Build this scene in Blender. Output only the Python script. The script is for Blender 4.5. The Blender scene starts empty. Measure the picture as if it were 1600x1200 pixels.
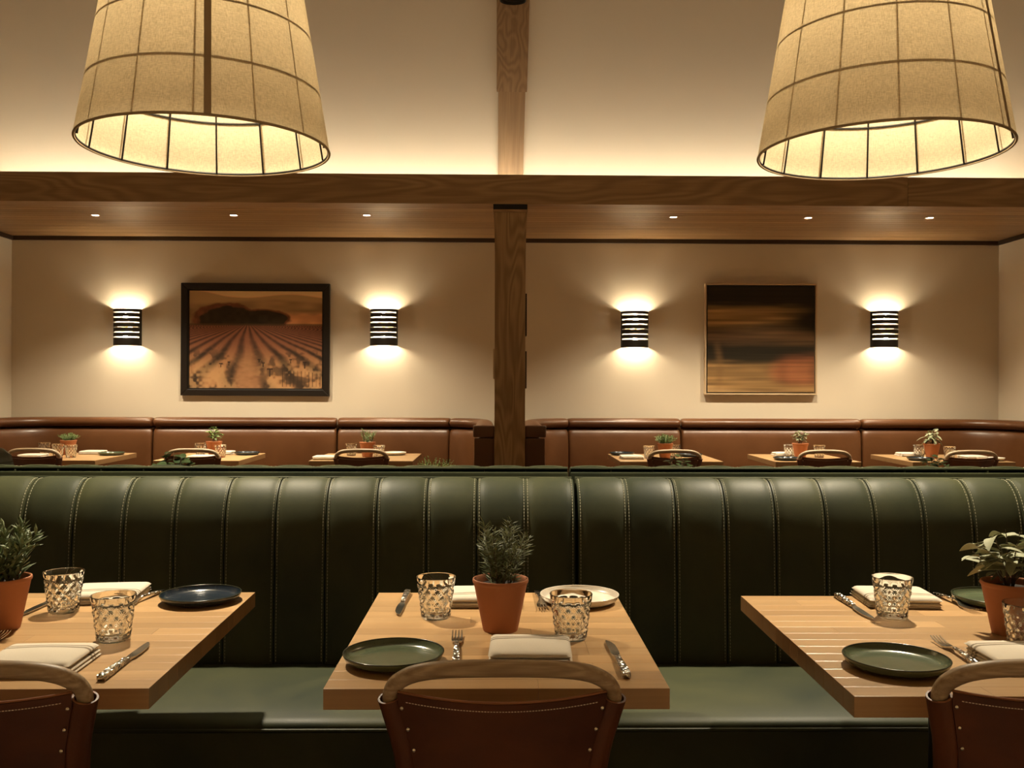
import bpy, bmesh, math, random
import numpy as np
from mathutils import Matrix, Vector, Euler

random.seed(7)
SC = bpy.context.scene
COL = SC.collection
PI = math.pi

# ------------------------------------------------------------------ camera
F_PX = 1450.0
cam_d = bpy.data.cameras.new('camera')
cam = bpy.data.objects.new('camera', cam_d)
COL.objects.link(cam)
cam_d.sensor_width = 36.0
cam_d.lens = F_PX / 1600 * 36.0
cam_d.shift_y = 6 / 1600
cam_d.clip_start = 0.05
_m = Matrix.Rotation(-math.atan(22 / F_PX), 4, 'Z') @ Matrix.Rotation(PI / 2, 4, 'X') @ Matrix.Rotation(math.radians(0.18), 4, 'Z')
_m.translation = (0, 0, 1.279)
cam.matrix_world = _m
SC.camera = cam

# ------------------------------------------------------------------ world, exposure, large lights
w = bpy.data.worlds.new('world')
SC.world = w
w.use_nodes = True
w.node_tree.nodes['Background'].inputs[0].default_value = (1.0, 0.72, 0.45, 1)
w.node_tree.nodes['Background'].inputs[1].default_value = 0.0
SC.view_settings.view_transform = 'Standard'
SC.view_settings.look = 'None'
SC.view_settings.gamma = 1.0
SC.view_settings.use_curve_mapping = False
SC.view_settings.exposure = 1.4

WARM = (1.0, 0.85, 0.61)
L_PENDANT = 142.0     # emission of the pendant bulbs
L_SCONCE = 215.0
L_COVE = 15.0
L_SOFFIT = 88.0       # soffit downlight spots, W
L_BEAM = 105.0        # downward beam of each pendant's reflector bulb, W


def spot(name, loc, power, size_deg, blend, radius, parent=None, color=WARM, target=None):
    d = bpy.data.lights.new(name, 'SPOT')
    d.energy = power
    d.color = color
    d.spot_size = math.radians(size_deg)
    d.spot_blend = blend
    d.shadow_soft_size = radius
    o = bpy.data.objects.new(name, d)
    COL.objects.link(o)
    o.location = loc
    if target is not None:
        v = Vector(target) - Vector(loc)
        o.rotation_euler = v.to_track_quat('-Z', 'Y').to_euler()
    if parent:
        o.parent = parent
    return o


# ------------------------------------------------------------------ materials
def srgb(r, g, b):
    def f(c):
        c /= 255.0
        return c / 12.92 if c <= 0.04045 else ((c + 0.055) / 1.055) ** 2.4
    return (f(r), f(g), f(b), 1.0)


class NT:
    def __init__(s, name):
        s.m = bpy.data.materials.new(name)
        s.m.use_nodes = True
        s.t = s.m.node_tree
        s.n = s.t.nodes
        s.b = s.n['Principled BSDF']

    def add(s, typ, **kw):
        n = s.n.new(typ)
        for k, v in kw.items():
            setattr(n, k, v)
        return n

    def link(s, a, b):
        s.t.links.new(a, b)

    def val(s, node, key, v):
        node.inputs[key].default_value = v
        return node

    def math(s, op, a, b=None, clamp=False):
        n = s.add('ShaderNodeMath', operation=op, use_clamp=clamp)
        for i, q in enumerate((a, b)):
            if q is None:
                continue
            if isinstance(q, (int, float)):
                n.inputs[i].default_value = q
            else:
                s.link(q, n.inputs[i])
        return n.outputs[0]

    def mix(s, fac, a, b, blend='MIX'):
        n = s.add('ShaderNodeMix', data_type='RGBA', blend_type=blend)
        for i, q in ((0, fac), (6, a), (7, b)):
            if isinstance(q, (int, float)):
                n.inputs[i].default_value = q
            elif isinstance(q, tuple):
                n.inputs[i].default_value = q
            else:
                s.link(q, n.inputs[i])
        return n.outputs[2]

    def noise(s, vec, scale, detail=3, rough=0.5, dist=0.0):
        n = s.add('ShaderNodeTexNoise')
        n.inputs['Scale'].default_value = scale
        n.inputs['Detail'].default_value = detail
        n.inputs['Roughness'].default_value = rough
        n.inputs['Distortion'].default_value = dist
        s.link(vec, n.inputs['Vector'])
        return n.outputs['Fac']

    def objvec(s, scale=(1, 1, 1), rnd=True):
        tc = s.add('ShaderNodeTexCoord')
        vec = tc.outputs['Object']
        if rnd:
            oi = s.add('ShaderNodeObjectInfo')
            mul = s.math('MULTIPLY', oi.outputs['Random'], 37.0)
            cb = s.add('ShaderNodeCombineXYZ')
            for i in range(3):
                s.link(mul, cb.inputs[i])
            va = s.add('ShaderNodeVectorMath', operation='ADD')
            s.link(vec, va.inputs[0])
            s.link(cb.outputs[0], va.inputs[1])
            vec = va.outputs[0]
        mp = s.add('ShaderNodeMapping')
        mp.inputs['Scale'].default_value = scale
        s.link(vec, mp.inputs['Vector'])
        return mp.outputs[0], tc

    def ramp(s, fac, stops):
        r = s.add('ShaderNodeValToRGB')
        e = r.color_ramp.elements
        while len(e) < len(stops):
            e.new(0.5)
        for i, (p, c) in enumerate(stops):
            e[i].position = p
            e[i].color = c
        s.link(fac, r.inputs[0])
        return r.outputs[0]

    def bump(s, h, strength, dist=0.002):
        b = s.add('ShaderNodeBump')
        b.inputs['Strength'].default_value = strength
        b.inputs['Distance'].default_value = dist
        s.link(h, b.inputs['Height'])
        s.link(b.outputs[0], s.b.inputs['Normal'])

    def base(s, c):
        if isinstance(c, tuple):
            s.b.inputs['Base Color'].default_value = c
        else:
            s.link(c, s.b.inputs['Base Color'])

    def set(s, **kw):
        for k, v in kw.items():
            s.b.inputs[k.replace('_', ' ')].default_value = v
        return s


def scale3(axis, along, across):
    return tuple(along if 'XYZ'[i] in axis else across for i in range(3))


def wood(name, dark, mid, light, axis='X', fig=2.0, rings=34, rough=0.42, ring_amt=0.35, tone=0.0, endgrain=0.0, rnd=True, stretch=6.0, pore=0.25, coat=0.0):
    k = NT(name)
    v1, tc = k.objvec(scale3(axis, fig / stretch, fig), rnd)
    n1 = k.noise(v1, 1.0, 2, 0.45, 0.3)
    sn = k.math('SINE', k.math('MULTIPLY', n1, rings * 6.283))
    ring = k.math('MULTIPLY', k.math('ADD', sn, 1.0), 0.5)
    v2, _ = k.objvec(scale3(axis, 3.0, 130.0), rnd)
    pores = k.noise(v2, 1.0, 3, 0.6)
    v3, _ = k.objvec(scale3(axis, 0.7, 9.0), rnd)
    broad = k.noise(v3, 1.0, 3, 0.5)
    c = k.ramp(broad, [(0.3, mid), (0.7, light)])
    c = k.mix(k.math('MULTIPLY', ring, ring_amt), c, dark)
    c = k.mix(k.math('MULTIPLY', k.math('SUBTRACT', pores, 0.42, True), pore * 4), c, dark)
    if tone:
        oi = k.add('ShaderNodeObjectInfo')
        hs = k.add('ShaderNodeHueSaturation')
        k.link(k.math('ADD', k.math('MULTIPLY', oi.outputs['Random'], tone), 1.0 - tone * 0.5), hs.inputs['Value'])
        k.link(c, hs.inputs['Color'])
        c = hs.outputs[0]
    if endgrain:
        ge = k.add('ShaderNodeNewGeometry')
        vt = k.add('ShaderNodeVectorTransform', vector_type='NORMAL', convert_from='WORLD', convert_to='OBJECT')
        k.link(ge.outputs['Normal'], vt.inputs[0])
        sp = k.add('ShaderNodeSeparateXYZ')
        k.link(vt.outputs[0], sp.inputs[0])
        f = k.math('MULTIPLY', k.math('POWER', k.math('ABSOLUTE', sp.outputs['XYZ'.index(axis)]), 4.0), endgrain)
        c = k.mix(f, c, dark)
    k.base(c)
    k.set(Roughness=rough)
    if coat:
        k.set(Coat_Weight=coat, Coat_Roughness=0.3)
    k.bump(pores, 0.15, 0.0006)
    return k.m


def leather(name, c1, c2, rough=0.42, scale=3.0, spec=0.5, sheen=0.0):
    k = NT(name)
    v, _ = k.objvec((1, 1, 1))
    n = k.noise(v, scale, 5, 0.6, 0.4)
    fine = k.noise(v, 90, 3, 0.6)
    c = k.ramp(n, [(0.3, c1), (0.72, c2)])
    c = k.mix(k.math('MULTIPLY', fine, 0.25), c, c1)
    k.base(c)
    r = k.math('ADD', k.math('MULTIPLY', n, 0.22), rough - 0.11)
    k.link(r, k.b.inputs['Roughness'])
    vo = k.add('ShaderNodeTexVoronoi')
    vo.inputs['Scale'].default_value = 420
    k.link(v, vo.inputs['Vector'])
    k.bump(k.math('ADD', vo.outputs['Distance'], k.math('MULTIPLY', n, 0.8)), 0.12, 0.001)
    k.set(Specular_IOR_Level=spec)
    return k.m


def plain(name, c, rough=0.5, metal=0.0, var=0.0, scale=20.0, bump=0.0, spec=0.5):
    k = NT(name)
    v, _ = k.objvec()
    n = k.noise(v, scale, 4, 0.6)
    d = tuple(x * (1 - var) for x in c[:3]) + (1,)
    k.base(k.mix(n, d, c))
    k.set(Roughness=rough, Metallic=metal, Specular_IOR_Level=spec)
    if bump:
        k.bump(n, bump, 0.001)
    return k.m


def emit(name, c, strength):
    k = NT(name)
    k.base((0.8, 0.8, 0.8, 1))
    k.b.inputs['Emission Color'].default_value = tuple(c) + (1,)
    k.b.inputs['Emission Strength'].default_value = strength
    return k.m


M = {}
M['plaster'] = plain('plaster_wall', (0.66, 0.57, 0.44, 1), 0.85, var=0.05, scale=3, bump=0.03, spec=0.2)
M['vault'] = plain('plaster_ceiling', (0.78, 0.70, 0.58, 1), 0.9, var=0.03, scale=2, spec=0.2)
M['floor'] = wood('floor_oak', (0.04, 0.02, 0.01, 1), (0.09, 0.05, 0.025, 1), (0.13, 0.075, 0.035, 1), 'X', 1.5, 20, 0.4)
OAK = ((0.17, 0.088, 0.032, 1), (0.34, 0.20, 0.088, 1), (0.42, 0.262, 0.125, 1))
M['beam'] = wood('oak_beam', *OAK, axis='X', fig=4.2, rings=17, rough=0.5, ring_amt=0.5, rnd=True, stretch=8, tone=0.08)
M['column'] = wood('oak_column', *OAK, axis='Z', fig=5.5, rings=15, rough=0.5, ring_amt=0.62, rnd=True, stretch=8)
M['rafter'] = wood('oak_rafter', *OAK, axis='YZ', fig=9, rings=4, rough=0.5, ring_amt=0.3, rnd=True, stretch=20)
M['rafter_block'] = wood('oak_rafter_block', *OAK, axis='YZ', fig=5.5, rings=13, rough=0.5, ring_amt=0.5, rnd=True, stretch=3)
M['plank'] = wood('oak_soffit', *OAK, 'X', 5, 4, 0.36, ring_amt=0.3, tone=0.35, stretch=14)
M['crown'] = plain('dark_crown', (0.05, 0.026, 0.011, 1), 0.6, var=0.3)
M['steel_dark'] = plain('dark_steel', (0.018, 0.015, 0.012, 1), 0.45, 0.6)
M['bronze'] = plain('sconce_bronze', (0.03, 0.024, 0.017, 1), 0.45, 0.5, var=0.3)
M['green'] = leather('green_leather', (0.018, 0.025, 0.0155, 1), (0.052, 0.055, 0.022, 1), 0.54, 2.6, 0.25)
M['thread'] = plain('pale_thread', (0.30, 0.29, 0.20, 1), 0.8)
M['thread_white'] = plain('white_thread', (0.75, 0.66, 0.52, 1), 0.8)
M['brown'] = leather('brown_leather', (0.082, 0.030, 0.0095, 1), (0.135, 0.053, 0.017, 1), 0.36, 2.2)
M['saddle'] = leather('saddle_leather', (0.065, 0.019, 0.007, 1), (0.16, 0.048, 0.016, 1), 0.45, 5)
M['saddle_edge'] = leather('saddle_edge', (0.26, 0.10, 0.04, 1), (0.34, 0.14, 0.055, 1), 0.55, 9)
M['ash'] = wood('bent_ash', (0.25, 0.165, 0.09, 1), (0.46, 0.345, 0.215, 1), (0.57, 0.44, 0.285, 1), 'X', 16, 9, 0.45, ring_amt=0.55, stretch=12, pore=0.75)
M['ash_z'] = wood('ash_leg', (0.27, 0.17, 0.085, 1), (0.50, 0.36, 0.21, 1), (0.58, 0.43, 0.26, 1), 'Z', 9, 5, 0.45, ring_amt=0.3, stretch=12)
MAPLE = ((0.20, 0.098, 0.036, 1), (0.43, 0.262, 0.118, 1), (0.52, 0.33, 0.158, 1))
M['stave'] = wood('maple_stave', *MAPLE, axis='X', fig=3.0, rings=4, rough=0.3, ring_amt=0.2, tone=0.36, endgrain=0.6, stretch=10, pore=0.16)
M['black_iron'] = plain('black_iron', (0.012, 0.011, 0.01, 1), 0.5, 0.3)
M['terracotta'] = plain('terracotta', (0.43, 0.160, 0.068, 1), 0.72, var=0.12, scale=14, bump=0.04, spec=0.3)
M['soil'] = plain('potting_soil', (0.018, 0.011, 0.007, 1), 0.95, var=0.7, scale=160, bump=0.6)
M['leaf_rosemary'] = plain('rosemary_needles', (0.20, 0.24, 0.10, 1), 0.55, var=0.45, scale=60)
M['leaf_lavender'] = plain('lavender_leaves', (0.18, 0.23, 0.11, 1), 0.5, var=0.4, scale=60)
M['leaf_sage'] = plain('sage_leaf', (0.33, 0.35, 0.20, 1), 0.7, var=0.35, scale=90, bump=0.4)
M['leaf_green'] = plain('herb_leaf', (0.16, 0.24, 0.06, 1), 0.55, var=0.4, scale=70)
M['leaf_dark'] = plain('dark_herb_leaf', (0.05, 0.085, 0.03, 1), 0.45, var=0.4, scale=70)
M['stem'] = plain('woody_stem', (0.09, 0.06, 0.03, 1), 0.7, var=0.3)
M['linen_white'] = None
M['steel'] = plain('polished_steel', (0.55, 0.52, 0.47, 1), 0.18, 1.0, var=0.05)
M['brass'] = plain('pale_rivet', (0.75, 0.68, 0.55, 1), 0.25, 1.0)
M['plate_green'] = None
M['frame_black'] = plain('picture_frame_black', (0.014, 0.009, 0.006, 1), 0.35, var=0.3)
M['frame_pale'] = plain('picture_frame_maple', (0.55, 0.40, 0.24, 1), 0.5, var=0.1)
M['bulb'] = emit('sconce_bulb', (1.0, 0.84, 0.58), L_SCONCE)
M['pendant_bulb'] = emit('pendant_bulb', (1.0, 0.86, 0.62), L_PENDANT)
M['cove'] = emit('cove_led', (1.0, 0.92, 0.70), L_COVE)
M['downlight'] = emit('downlight_lens', (1.0, 0.82, 0.58), 14.0)
M['wire'] = plain('shade_wire', (0.012, 0.01, 0.008, 1), 0.5)


def mat_hammered():
    k = NT('hammered_steel')
    v, _ = k.objvec(rnd=False)
    vo = k.add('ShaderNodeTexVoronoi')
    vo.inputs['Scale'].default_value = 150
    k.link(v, vo.inputs['Vector'])
    k.base((0.55, 0.52, 0.47, 1))
    k.set(Roughness=0.16, Metallic=1.0)
    k.bump(vo.outputs['Distance'], 0.9, 0.004)
    return k.m


M['hammered'] = mat_hammered()


def mat_glass():
    k = NT('clear_glass')
    k.base((0.97, 0.98, 0.96, 1))
    k.set(Roughness=0.0, IOR=1.46, Transmission_Weight=1.0)
    return k.m


M['glass'] = mat_glass()


def mat_glaze(name, c, rim, rough=0.12):
    k = NT(name)
    v, tc = k.objvec()
    n = k.noise(v, 26, 5, 0.65, 0.6)
    sp = k.noise(v, 240, 2, 0.5)
    cc = k.mix(n, tuple(x * 0.6 for x in c[:3]) + (1,), c)
    cc = k.mix(k.math('MULTIPLY', k.math('GREATER_THAN', sp, 0.66), 0.5), cc, rim)
    k.base(cc)
    k.set(Roughness=rough + .08, Coat_Weight=0.25, Coat_Roughness=0.12)
    return k.m


M['plate_green'] = mat_glaze('green_glaze', (0.105, 0.135, 0.075, 1), (0.03, 0.04, 0.025, 1))
M['plate_navy'] = mat_glaze('navy_glaze', (0.012, 0.022, 0.036, 1), (0.05, 0.06, 0.06, 1))
M['plate_white'] = mat_glaze('white_glaze', (0.78, 0.70, 0.58, 1), (0.6, 0.5, 0.38, 1), 0.2)
M['rim_dark'] = plain('dark_glaze_rim', (0.03, 0.035, 0.022, 1), 0.2)
M['plate_foot'] = plain('stoneware_foot', (0.10, 0.075, 0.05, 1), 0.7)


def mat_napkin():
    k = NT('striped_linen')
    tc = k.add('ShaderNodeTexCoord')
    sp = k.add('ShaderNodeSeparateXYZ')
    k.link(tc.outputs['Object'], sp.inputs[0])
    y = sp.outputs[1]

    def band(a, b):
        return k.math('MULTIPLY', k.math('GREATER_THAN', y, a), k.math('LESS_THAN', y, b))
    f = k.math('ADD', band(0.026, 0.034), band(0.040, 0.046))
    v, _ = k.objvec()
    n = k.noise(v, 500, 2, 0.5)
    c = k.mix(n, (0.54, 0.48, 0.39, 1), (0.62, 0.56, 0.46, 1))
    c = k.mix(k.math('MULTIPLY', f, 0.8), c, (0.17, 0.13, 0.085, 1))
    k.base(c)
    k.set(Roughness=0.9, Specular_IOR_Level=0.15)
    k.bump(n, 0.25, 0.0006)
    return k.m


M['linen_white'] = mat_napkin()


def mat_shade():
    k = NT('linen_shade')
    v, tc = k.objvec((1, 1, 1), True)
    a = k.noise(k.objvec((70, 70, 560), True)[0], 1.0, 3, 0.6)
    b = k.noise(k.objvec((400, 400, 24), True)[0], 1.0, 3, 0.6)
    f = k.math('MULTIPLY', k.math('ADD', a, b), 0.5)
    c = k.ramp(f, [(0.36, (0.40, 0.29, 0.145, 1)), (0.60, (0.78, 0.63, 0.39, 1))])
    tr = k.add('ShaderNodeBsdfTranslucent')
    k.link(c, tr.inputs['Color'])
    df = k.add('ShaderNodeBsdfDiffuse')
    k.link(k.mix(0.5, c, (0.74, 0.66, 0.52, 1)), df.inputs['Color'])
    mx = k.add('ShaderNodeMixShader')
    mx.inputs[0].default_value = 0.205
    k.link(df.outputs[0], mx.inputs[1])
    k.link(tr.outputs[0], mx.inputs[2])
    out = k.n['Material Output']
    k.link(mx.outputs[0], out.inputs['Surface'])
    return k.m


M['shade'] = mat_shade()
M['seam'] = plain('linen_seam_tape', (0.40, 0.30, 0.18, 1), 0.9)


def mat_vcol(name, rough=0.55):
    k = NT(name)
    a = k.add('ShaderNodeVertexColor', layer_name='Col')
    k.base(a.outputs[0])
    k.set(Roughness=rough, Specular_IOR_Level=0.25)
    return k.m


M['print'] = mat_vcol('printed_canvas')


# ------------------------------------------------------------------ mesh helpers
class MB:
    def __init__(s):
        s.v = []
        s.f = []

    def add(s, vs, fs):
        o = len(s.v)
        s.v += [tuple(p) for p in vs]
        s.f += [tuple(i + o for i in f) for f in fs]
        return s

    def box(s, x0, x1, y0, y1, z0, z1):
        vs = [(x, y, z) for z in (z0, z1) for y in (y0, y1) for x in (x0, x1)]
        fs = [(0, 2, 3, 1), (4, 5, 7, 6), (0, 1, 5, 4), (2, 6, 7, 3), (0, 4, 6, 2), (1, 3, 7, 5)]
        return s.add(vs, fs)

    def lathe(s, prof, n=32, cx=0, cy=0, closed=False, fn=None):
        """prof: list of (r, z); r==0 end points become poles."""
        rings = []
        for (r, z) in prof:
            if r <= 1e-7:
                s.v.append((cx, cy, z))
                rings.append([len(s.v) - 1])
            else:
                st = len(s.v)
                for i in range(n):
                    a = 2 * PI * i / n
                    rr = r if fn is None else fn(r, z, a)
                    s.v.append((cx + rr * math.cos(a), cy + rr * math.sin(a), z))
                rings.append(list(range(st, st + n)))
        seq = list(zip(rings[:-1], rings[1:]))
        if closed:
            seq.append((rings[-1], rings[0]))
        for A, B in seq:
            if len(A) == 1 and len(B) == 1:
                continue
            for i in range(n):
                j = (i + 1) % n
                if len(A) == 1:
                    s.f.append((A[0], B[j], B[i]))
                elif len(B) == 1:
                    s.f.append((A[i], A[j], B[0]))
                else:
                    s.f.append((A[i], A[j], B[j], B[i]))
        return s

    def frames(s, pts):
        pts = [Vector(p) for p in pts]
        fr = []
        up = None
        for i, p in enumerate(pts):
            t = (pts[min(i + 1, len(pts) - 1)] - pts[max(i - 1, 0)])
            t = t.normalized() if t.length > 1e-9 else Vector((0, 0, 1))
            if up is None:
                up = Vector((0, 0, 1)) if abs(t.z) < 0.9 else Vector((0, 1, 0))
            u = up - t * up.dot(t)
            u.normalize()
            up = u
            fr.append((p, t, u, t.cross(u)))
        return fr

    def tube(s, pts, r, n=8, cap=True, sq=None):
        fr = s.frames(pts)
        o = len(s.v)
        for i, (p, t, u, w_) in enumerate(fr):
            rr = r[i] if isinstance(r, (list, tuple)) else r
            for k in range(n):
                a = 2 * PI * k / n
                s.v.append(tuple(p + (u * math.cos(a) + w_ * math.sin(a) * (sq or 1)) * rr))
        m = len(fr)
        for i in range(m - 1):
            for k in range(n):
                j = (k + 1) % n
                s.f.append((o + i * n + k, o + i * n + j, o + (i + 1) * n + j, o + (i + 1) * n + k))
        if cap:
            s.f.append(tuple(o + k for k in range(n))[::-1])
            s.f.append(tuple(o + (m - 1) * n + k for k in range(n)))
        return s

    def hollow(s, pts, ro, ri, n=16):
        fr = s.frames(pts)
        o = len(s.v)
        m = len(fr)
        for rr in (ro, ri):
            for (p, t, u, w_) in fr:
                for k in range(n):
                    a = 2 * PI * k / n
                    s.v.append(tuple(p + (u * math.cos(a) + w_ * math.sin(a)) * rr))
        b = o + m * n
        for i in range(m - 1):
            for k in range(n):
                j = (k + 1) % n
                s.f.append((o + i * n + k, o + i * n + j, o + (i + 1) * n + j, o + (i + 1) * n + k))
                s.f.append((b + i * n + k, b + (i + 1) * n + k, b + (i + 1) * n + j, b + i * n + j))
        for i, sgn in ((0, 1), (m - 1, -1)):
            for k in range(n):
                j = (k + 1) % n
                q = (o + i * n + k, b + i * n + k, b + i * n + j, o + i * n + j)
                s.f.append(q if sgn > 0 else q[::-1])
        return s

    def ribbon(s, pts, widths, thick, wdir=(1, 0, 0)):
        """rectangular-section sweep; width along wdir, thickness up."""
        o = len(s.v)
        wd = Vector(wdir)
        for i, p in enumerate(pts):
            p = Vector(p)
            h = widths[i] / 2
            t = (thick[i] if isinstance(thick, (list, tuple)) else thick) / 2
            for a, b in ((-1, -1), (1, -1), (1, 1), (-1, 1)):
                s.v.append(tuple(p + wd * h * a + Vector((0, 0, t * b))))
        m = len(pts)
        for i in range(m - 1):
            for k in range(4):
                j = (k + 1) % 4
                s.f.append((o + i * 4 + k, o + i * 4 + j, o + (i + 1) * 4 + j, o + (i + 1) * 4 + k))
        s.f.append((o + 3, o + 2, o + 1, o))
        e = o + (m - 1) * 4
        s.f.append((e, e + 1, e + 2, e + 3))
        return s

    def grid(s, P, closed_u=False):
        o = len(s.v)
        nu, nv = len(P), len(P[0])
        for row in P:
            for p in row:
                s.v.append(tuple(p))
        for i in range(nu if closed_u else nu - 1):
            i2 = (i + 1) % nu
            for j in range(nv - 1):
                s.f.append((o + i * nv + j, o + i2 * nv + j, o + i2 * nv + j + 1, o + i * nv + j + 1))
        return s

    def thick(s, P, t):
        """closed slab from a grid of points, thickness t along the grid normal"""
        nu, nv = len(P), len(P[0])
        V = [[Vector(p) for p in r] for r in P]
        Q = []
        for i in range(nu):
            row = []
            for j in range(nv):
                du = V[min(i + 1, nu - 1)][j] - V[max(i - 1, 0)][j]
                dv = V[i][min(j + 1, nv - 1)] - V[i][max(j - 1, 0)]
                nrm = du.cross(dv)
                if nrm.length > 0:
                    nrm.normalize()
                row.append(V[i][j] + nrm * t)
            Q.append(row)
        o = len(s.v)
        for G in (V, Q):
            for r in G:
                for p in r:
                    s.v.append(tuple(p))
        b = o + nu * nv
        for i in range(nu - 1):
            for j in range(nv - 1):
                s.f.append((o + i * nv + j, o + i * nv + j + 1, o + (i + 1) * nv + j + 1, o + (i + 1) * nv + j))
                s.f.append((b + i * nv + j, b + (i + 1) * nv + j, b + (i + 1) * nv + j + 1, b + i * nv + j + 1))
        edge = [(i, 0) for i in range(nu)] + [(nu - 1, j) for j in range(1, nv)] + [(i, nv - 1) for i in range(nu - 2, -1, -1)] + [(0, j) for j in range(nv - 2, 0, -1)]
        for k in range(len(edge)):
            (i, j), (i2, j2) = edge[k], edge[(k + 1) % len(edge)]
            s.f.append((o + i * nv + j, o + i2 * nv + j2, b + i2 * nv + j2, b + i * nv + j))
        return s

    def sphere(s, c, r, n=10, m=6, sx=1, sy=1, sz=1):
        prof = [(0, -1)] + [(math.sin(PI * i / m), -math.cos(PI * i / m)) for i in range(1, m)] + [(0, 1)]
        st = len(s.v)
        s.lathe(prof, n)
        for i in range(st, len(s.v)):
            x, y, z = s.v[i]
            s.v[i] = (c[0] + x * r * sx, c[1] + y * r * sy, c[2] + z * r * sz)
        return s

    def mesh(s, name, mat, smooth=None, bevel=0.0, segs=2, recalc=True):
        me = bpy.data.meshes.new(name)
        me.from_pydata(s.v, [], s.f)
        if bevel or recalc:
            bm = bmesh.new()
            bm.from_mesh(me)
            if recalc:
                bmesh.ops.recalc_face_normals(bm, faces=bm.faces)
            if bevel:
                eds = [e for e in bm.edges if len(e.link_faces) == 2 and e.calc_face_angle(0) > 0.6]
                bmesh.ops.bevel(bm, geom=eds, offset=bevel, segments=segs, profile=0.6, affect='EDGES')
            bm.to_mesh(me)
            bm.free()
        if smooth is not None:
            me.shade_smooth()
            if smooth < 3.1:
                try:
                    me.set_sharp_from_angle(angle=smooth)
                except Exception:
                    pass
        if mat:
            me.materials.append(M[mat] if isinstance(mat, str) else mat)
        return me


def link(name, me, parent=None, loc=(0, 0, 0), rot=(0, 0, 0)):
    o = bpy.data.objects.new(name, me)
    COL.objects.link(o)
    o.location = loc
    o.rotation_euler = rot
    if parent:
        o.parent = parent
    return o


def tag(o, label=None, cat=None, group=None, kind=None):
    if label:
        o['label'] = label
    if cat:
        o['category'] = cat
    if group:
        o['group'] = group
    if kind:
        o['kind'] = kind
    return o


def inst(kit, name, loc, rz, label, cat, group=None, scale=1.0):
    """kit: list of (part_name, mesh, parent_index or None, offset, kind); a one-piece kit becomes one mesh object"""
    if len(kit) == 1:
        o = link(name, kit[0][1], None, loc, (0, 0, rz))
    else:
        o = link(name, None, None, loc, (0, 0, rz))
        made = []
        for e in kit:
            pn, me, pi = e[0], e[1], e[2]
            off = e[3] if len(e) > 3 and e[3] else (0, 0, 0)
            rot = e[5] if len(e) > 5 and e[5] else (0, 0, 0)
            c = link(pn, me, o if pi is None else made[pi], off, rot)
            if len(e) > 4 and e[4]:
                c['kind'] = e[4]
            made.append(c)
    if scale != 1.0:
        o.scale = (scale, scale, scale)
    tag(o, label, cat, group)
    return o


def struct(name, me, label, cat=None, parent=None):
    o = link(name, me, parent)
    if parent is None:
        tag(o, label, cat, None, 'structure')
    return o


SM = 0.7  # smoothing angle

# ------------------------------------------------------------------ room shell
XL, XR, YB, YF = -4.16, 4.35, 8.0, -3.0
ZC = 4.7            # flat part of the vault
SL = -0.812         # vault slope


def vault_z(y):
    return 3.04 + SL * (y - 7.6)


y_knee = 7.6 + (ZC - 3.04) / SL
struct('floor', MB().box(XL - .1, XR + .1, YF - .1, YB + .1, -0.1, 0).mesh('floor', 'floor'), 'dark oak floor of the dining room', 'floor')
struct('wall_back', MB().box(XL - .1, XR + .1, YB, YB + .12, 0, 2.72).mesh('wall_back', 'plaster'), 'beige plaster wall behind the brown leather benches', 'wall')
struct('wall_left', MB().box(XL - .12, XL, YF - .1, YB, 0, ZC + .1).mesh('wall_left', 'plaster'), 'beige plaster side wall by the vineyard picture', 'wall')
struct('wall_right', MB().box(XR, XR + .12, YF - .1, YB, 0, ZC + .1).mesh('wall_right', 'plaster'), 'beige plaster side wall by the abstract painting', 'wall')
struct('wall_front', MB().box(XL - .1, XR + .1, YF - .12, YF, 0, ZC + .1).mesh('wall_front', 'plaster'), 'beige plaster wall opposite the benches', 'wall')
b = MB()
t = 0.1
ys = [(YB + .12, vault_z(YB + .12)), (y_knee, ZC), (YF - .1, ZC)]
vs = []
for (y, z) in ys:
    vs += [(XL - .1, y, z), (XR + .1, y, z), (XL - .1, y, z + t), (XR + .1, y, z + t)]
fs = []
for i in range(2):
    o_ = i * 4
    fs += [(o_, o_ + 1, o_ + 5, o_ + 4), (o_ + 2, o_ + 6, o_ + 7, o_ + 3), (o_, o_ + 4, o_ + 6, o_ + 2), (o_ + 1, o_ + 3, o_ + 7, o_ + 5)]
fs += [(0, 2, 3, 1), (8, 9, 11, 10)]
struct('ceiling', b.add(vs, fs).mesh('ceiling', 'vault'), 'pale vaulted ceiling sloping up above the oak beam', 'ceiling')

# soffit with planks
ZS = 2.565
sof = struct('soffit', MB().box(XL, XR, 6.48, YB, ZS + .014, ZS + .06).mesh('soffit', 'plank'), 'oak plank soffit above the brown benches', 'ceiling')
npl = 19
pw = (YB - 6.48) / npl
pm = MB().box(XL, XR, 0.0012, pw - 0.0012, 0, 0.0138).mesh('plank', 'plank', bevel=0.002, segs=1)
for i in range(npl):
    link('plank', pm, sof, (0, 6.48 + i * pw, ZS))
struct('trim_1', MB().box(XL, XR, YB - .022, YB, ZS - .036, ZS).mesh('trim_1', 'crown', bevel=.004), 'dark stained crown trim between wall and soffit', 'trim')
struct('trim_2', MB().box(XL, XL + .022, 6.5, YB - .022, ZS - .036, ZS).mesh('trim_2', 'crown', bevel=.004), 'dark crown trim along the side wall by the vineyard picture', 'trim')
struct('trim_3', MB().box(XR - .022, XR, 6.5, YB - .022, ZS - .036, ZS).mesh('trim_3', 'crown', bevel=.004), 'dark crown trim along the side wall by the abstract painting', 'trim')

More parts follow.
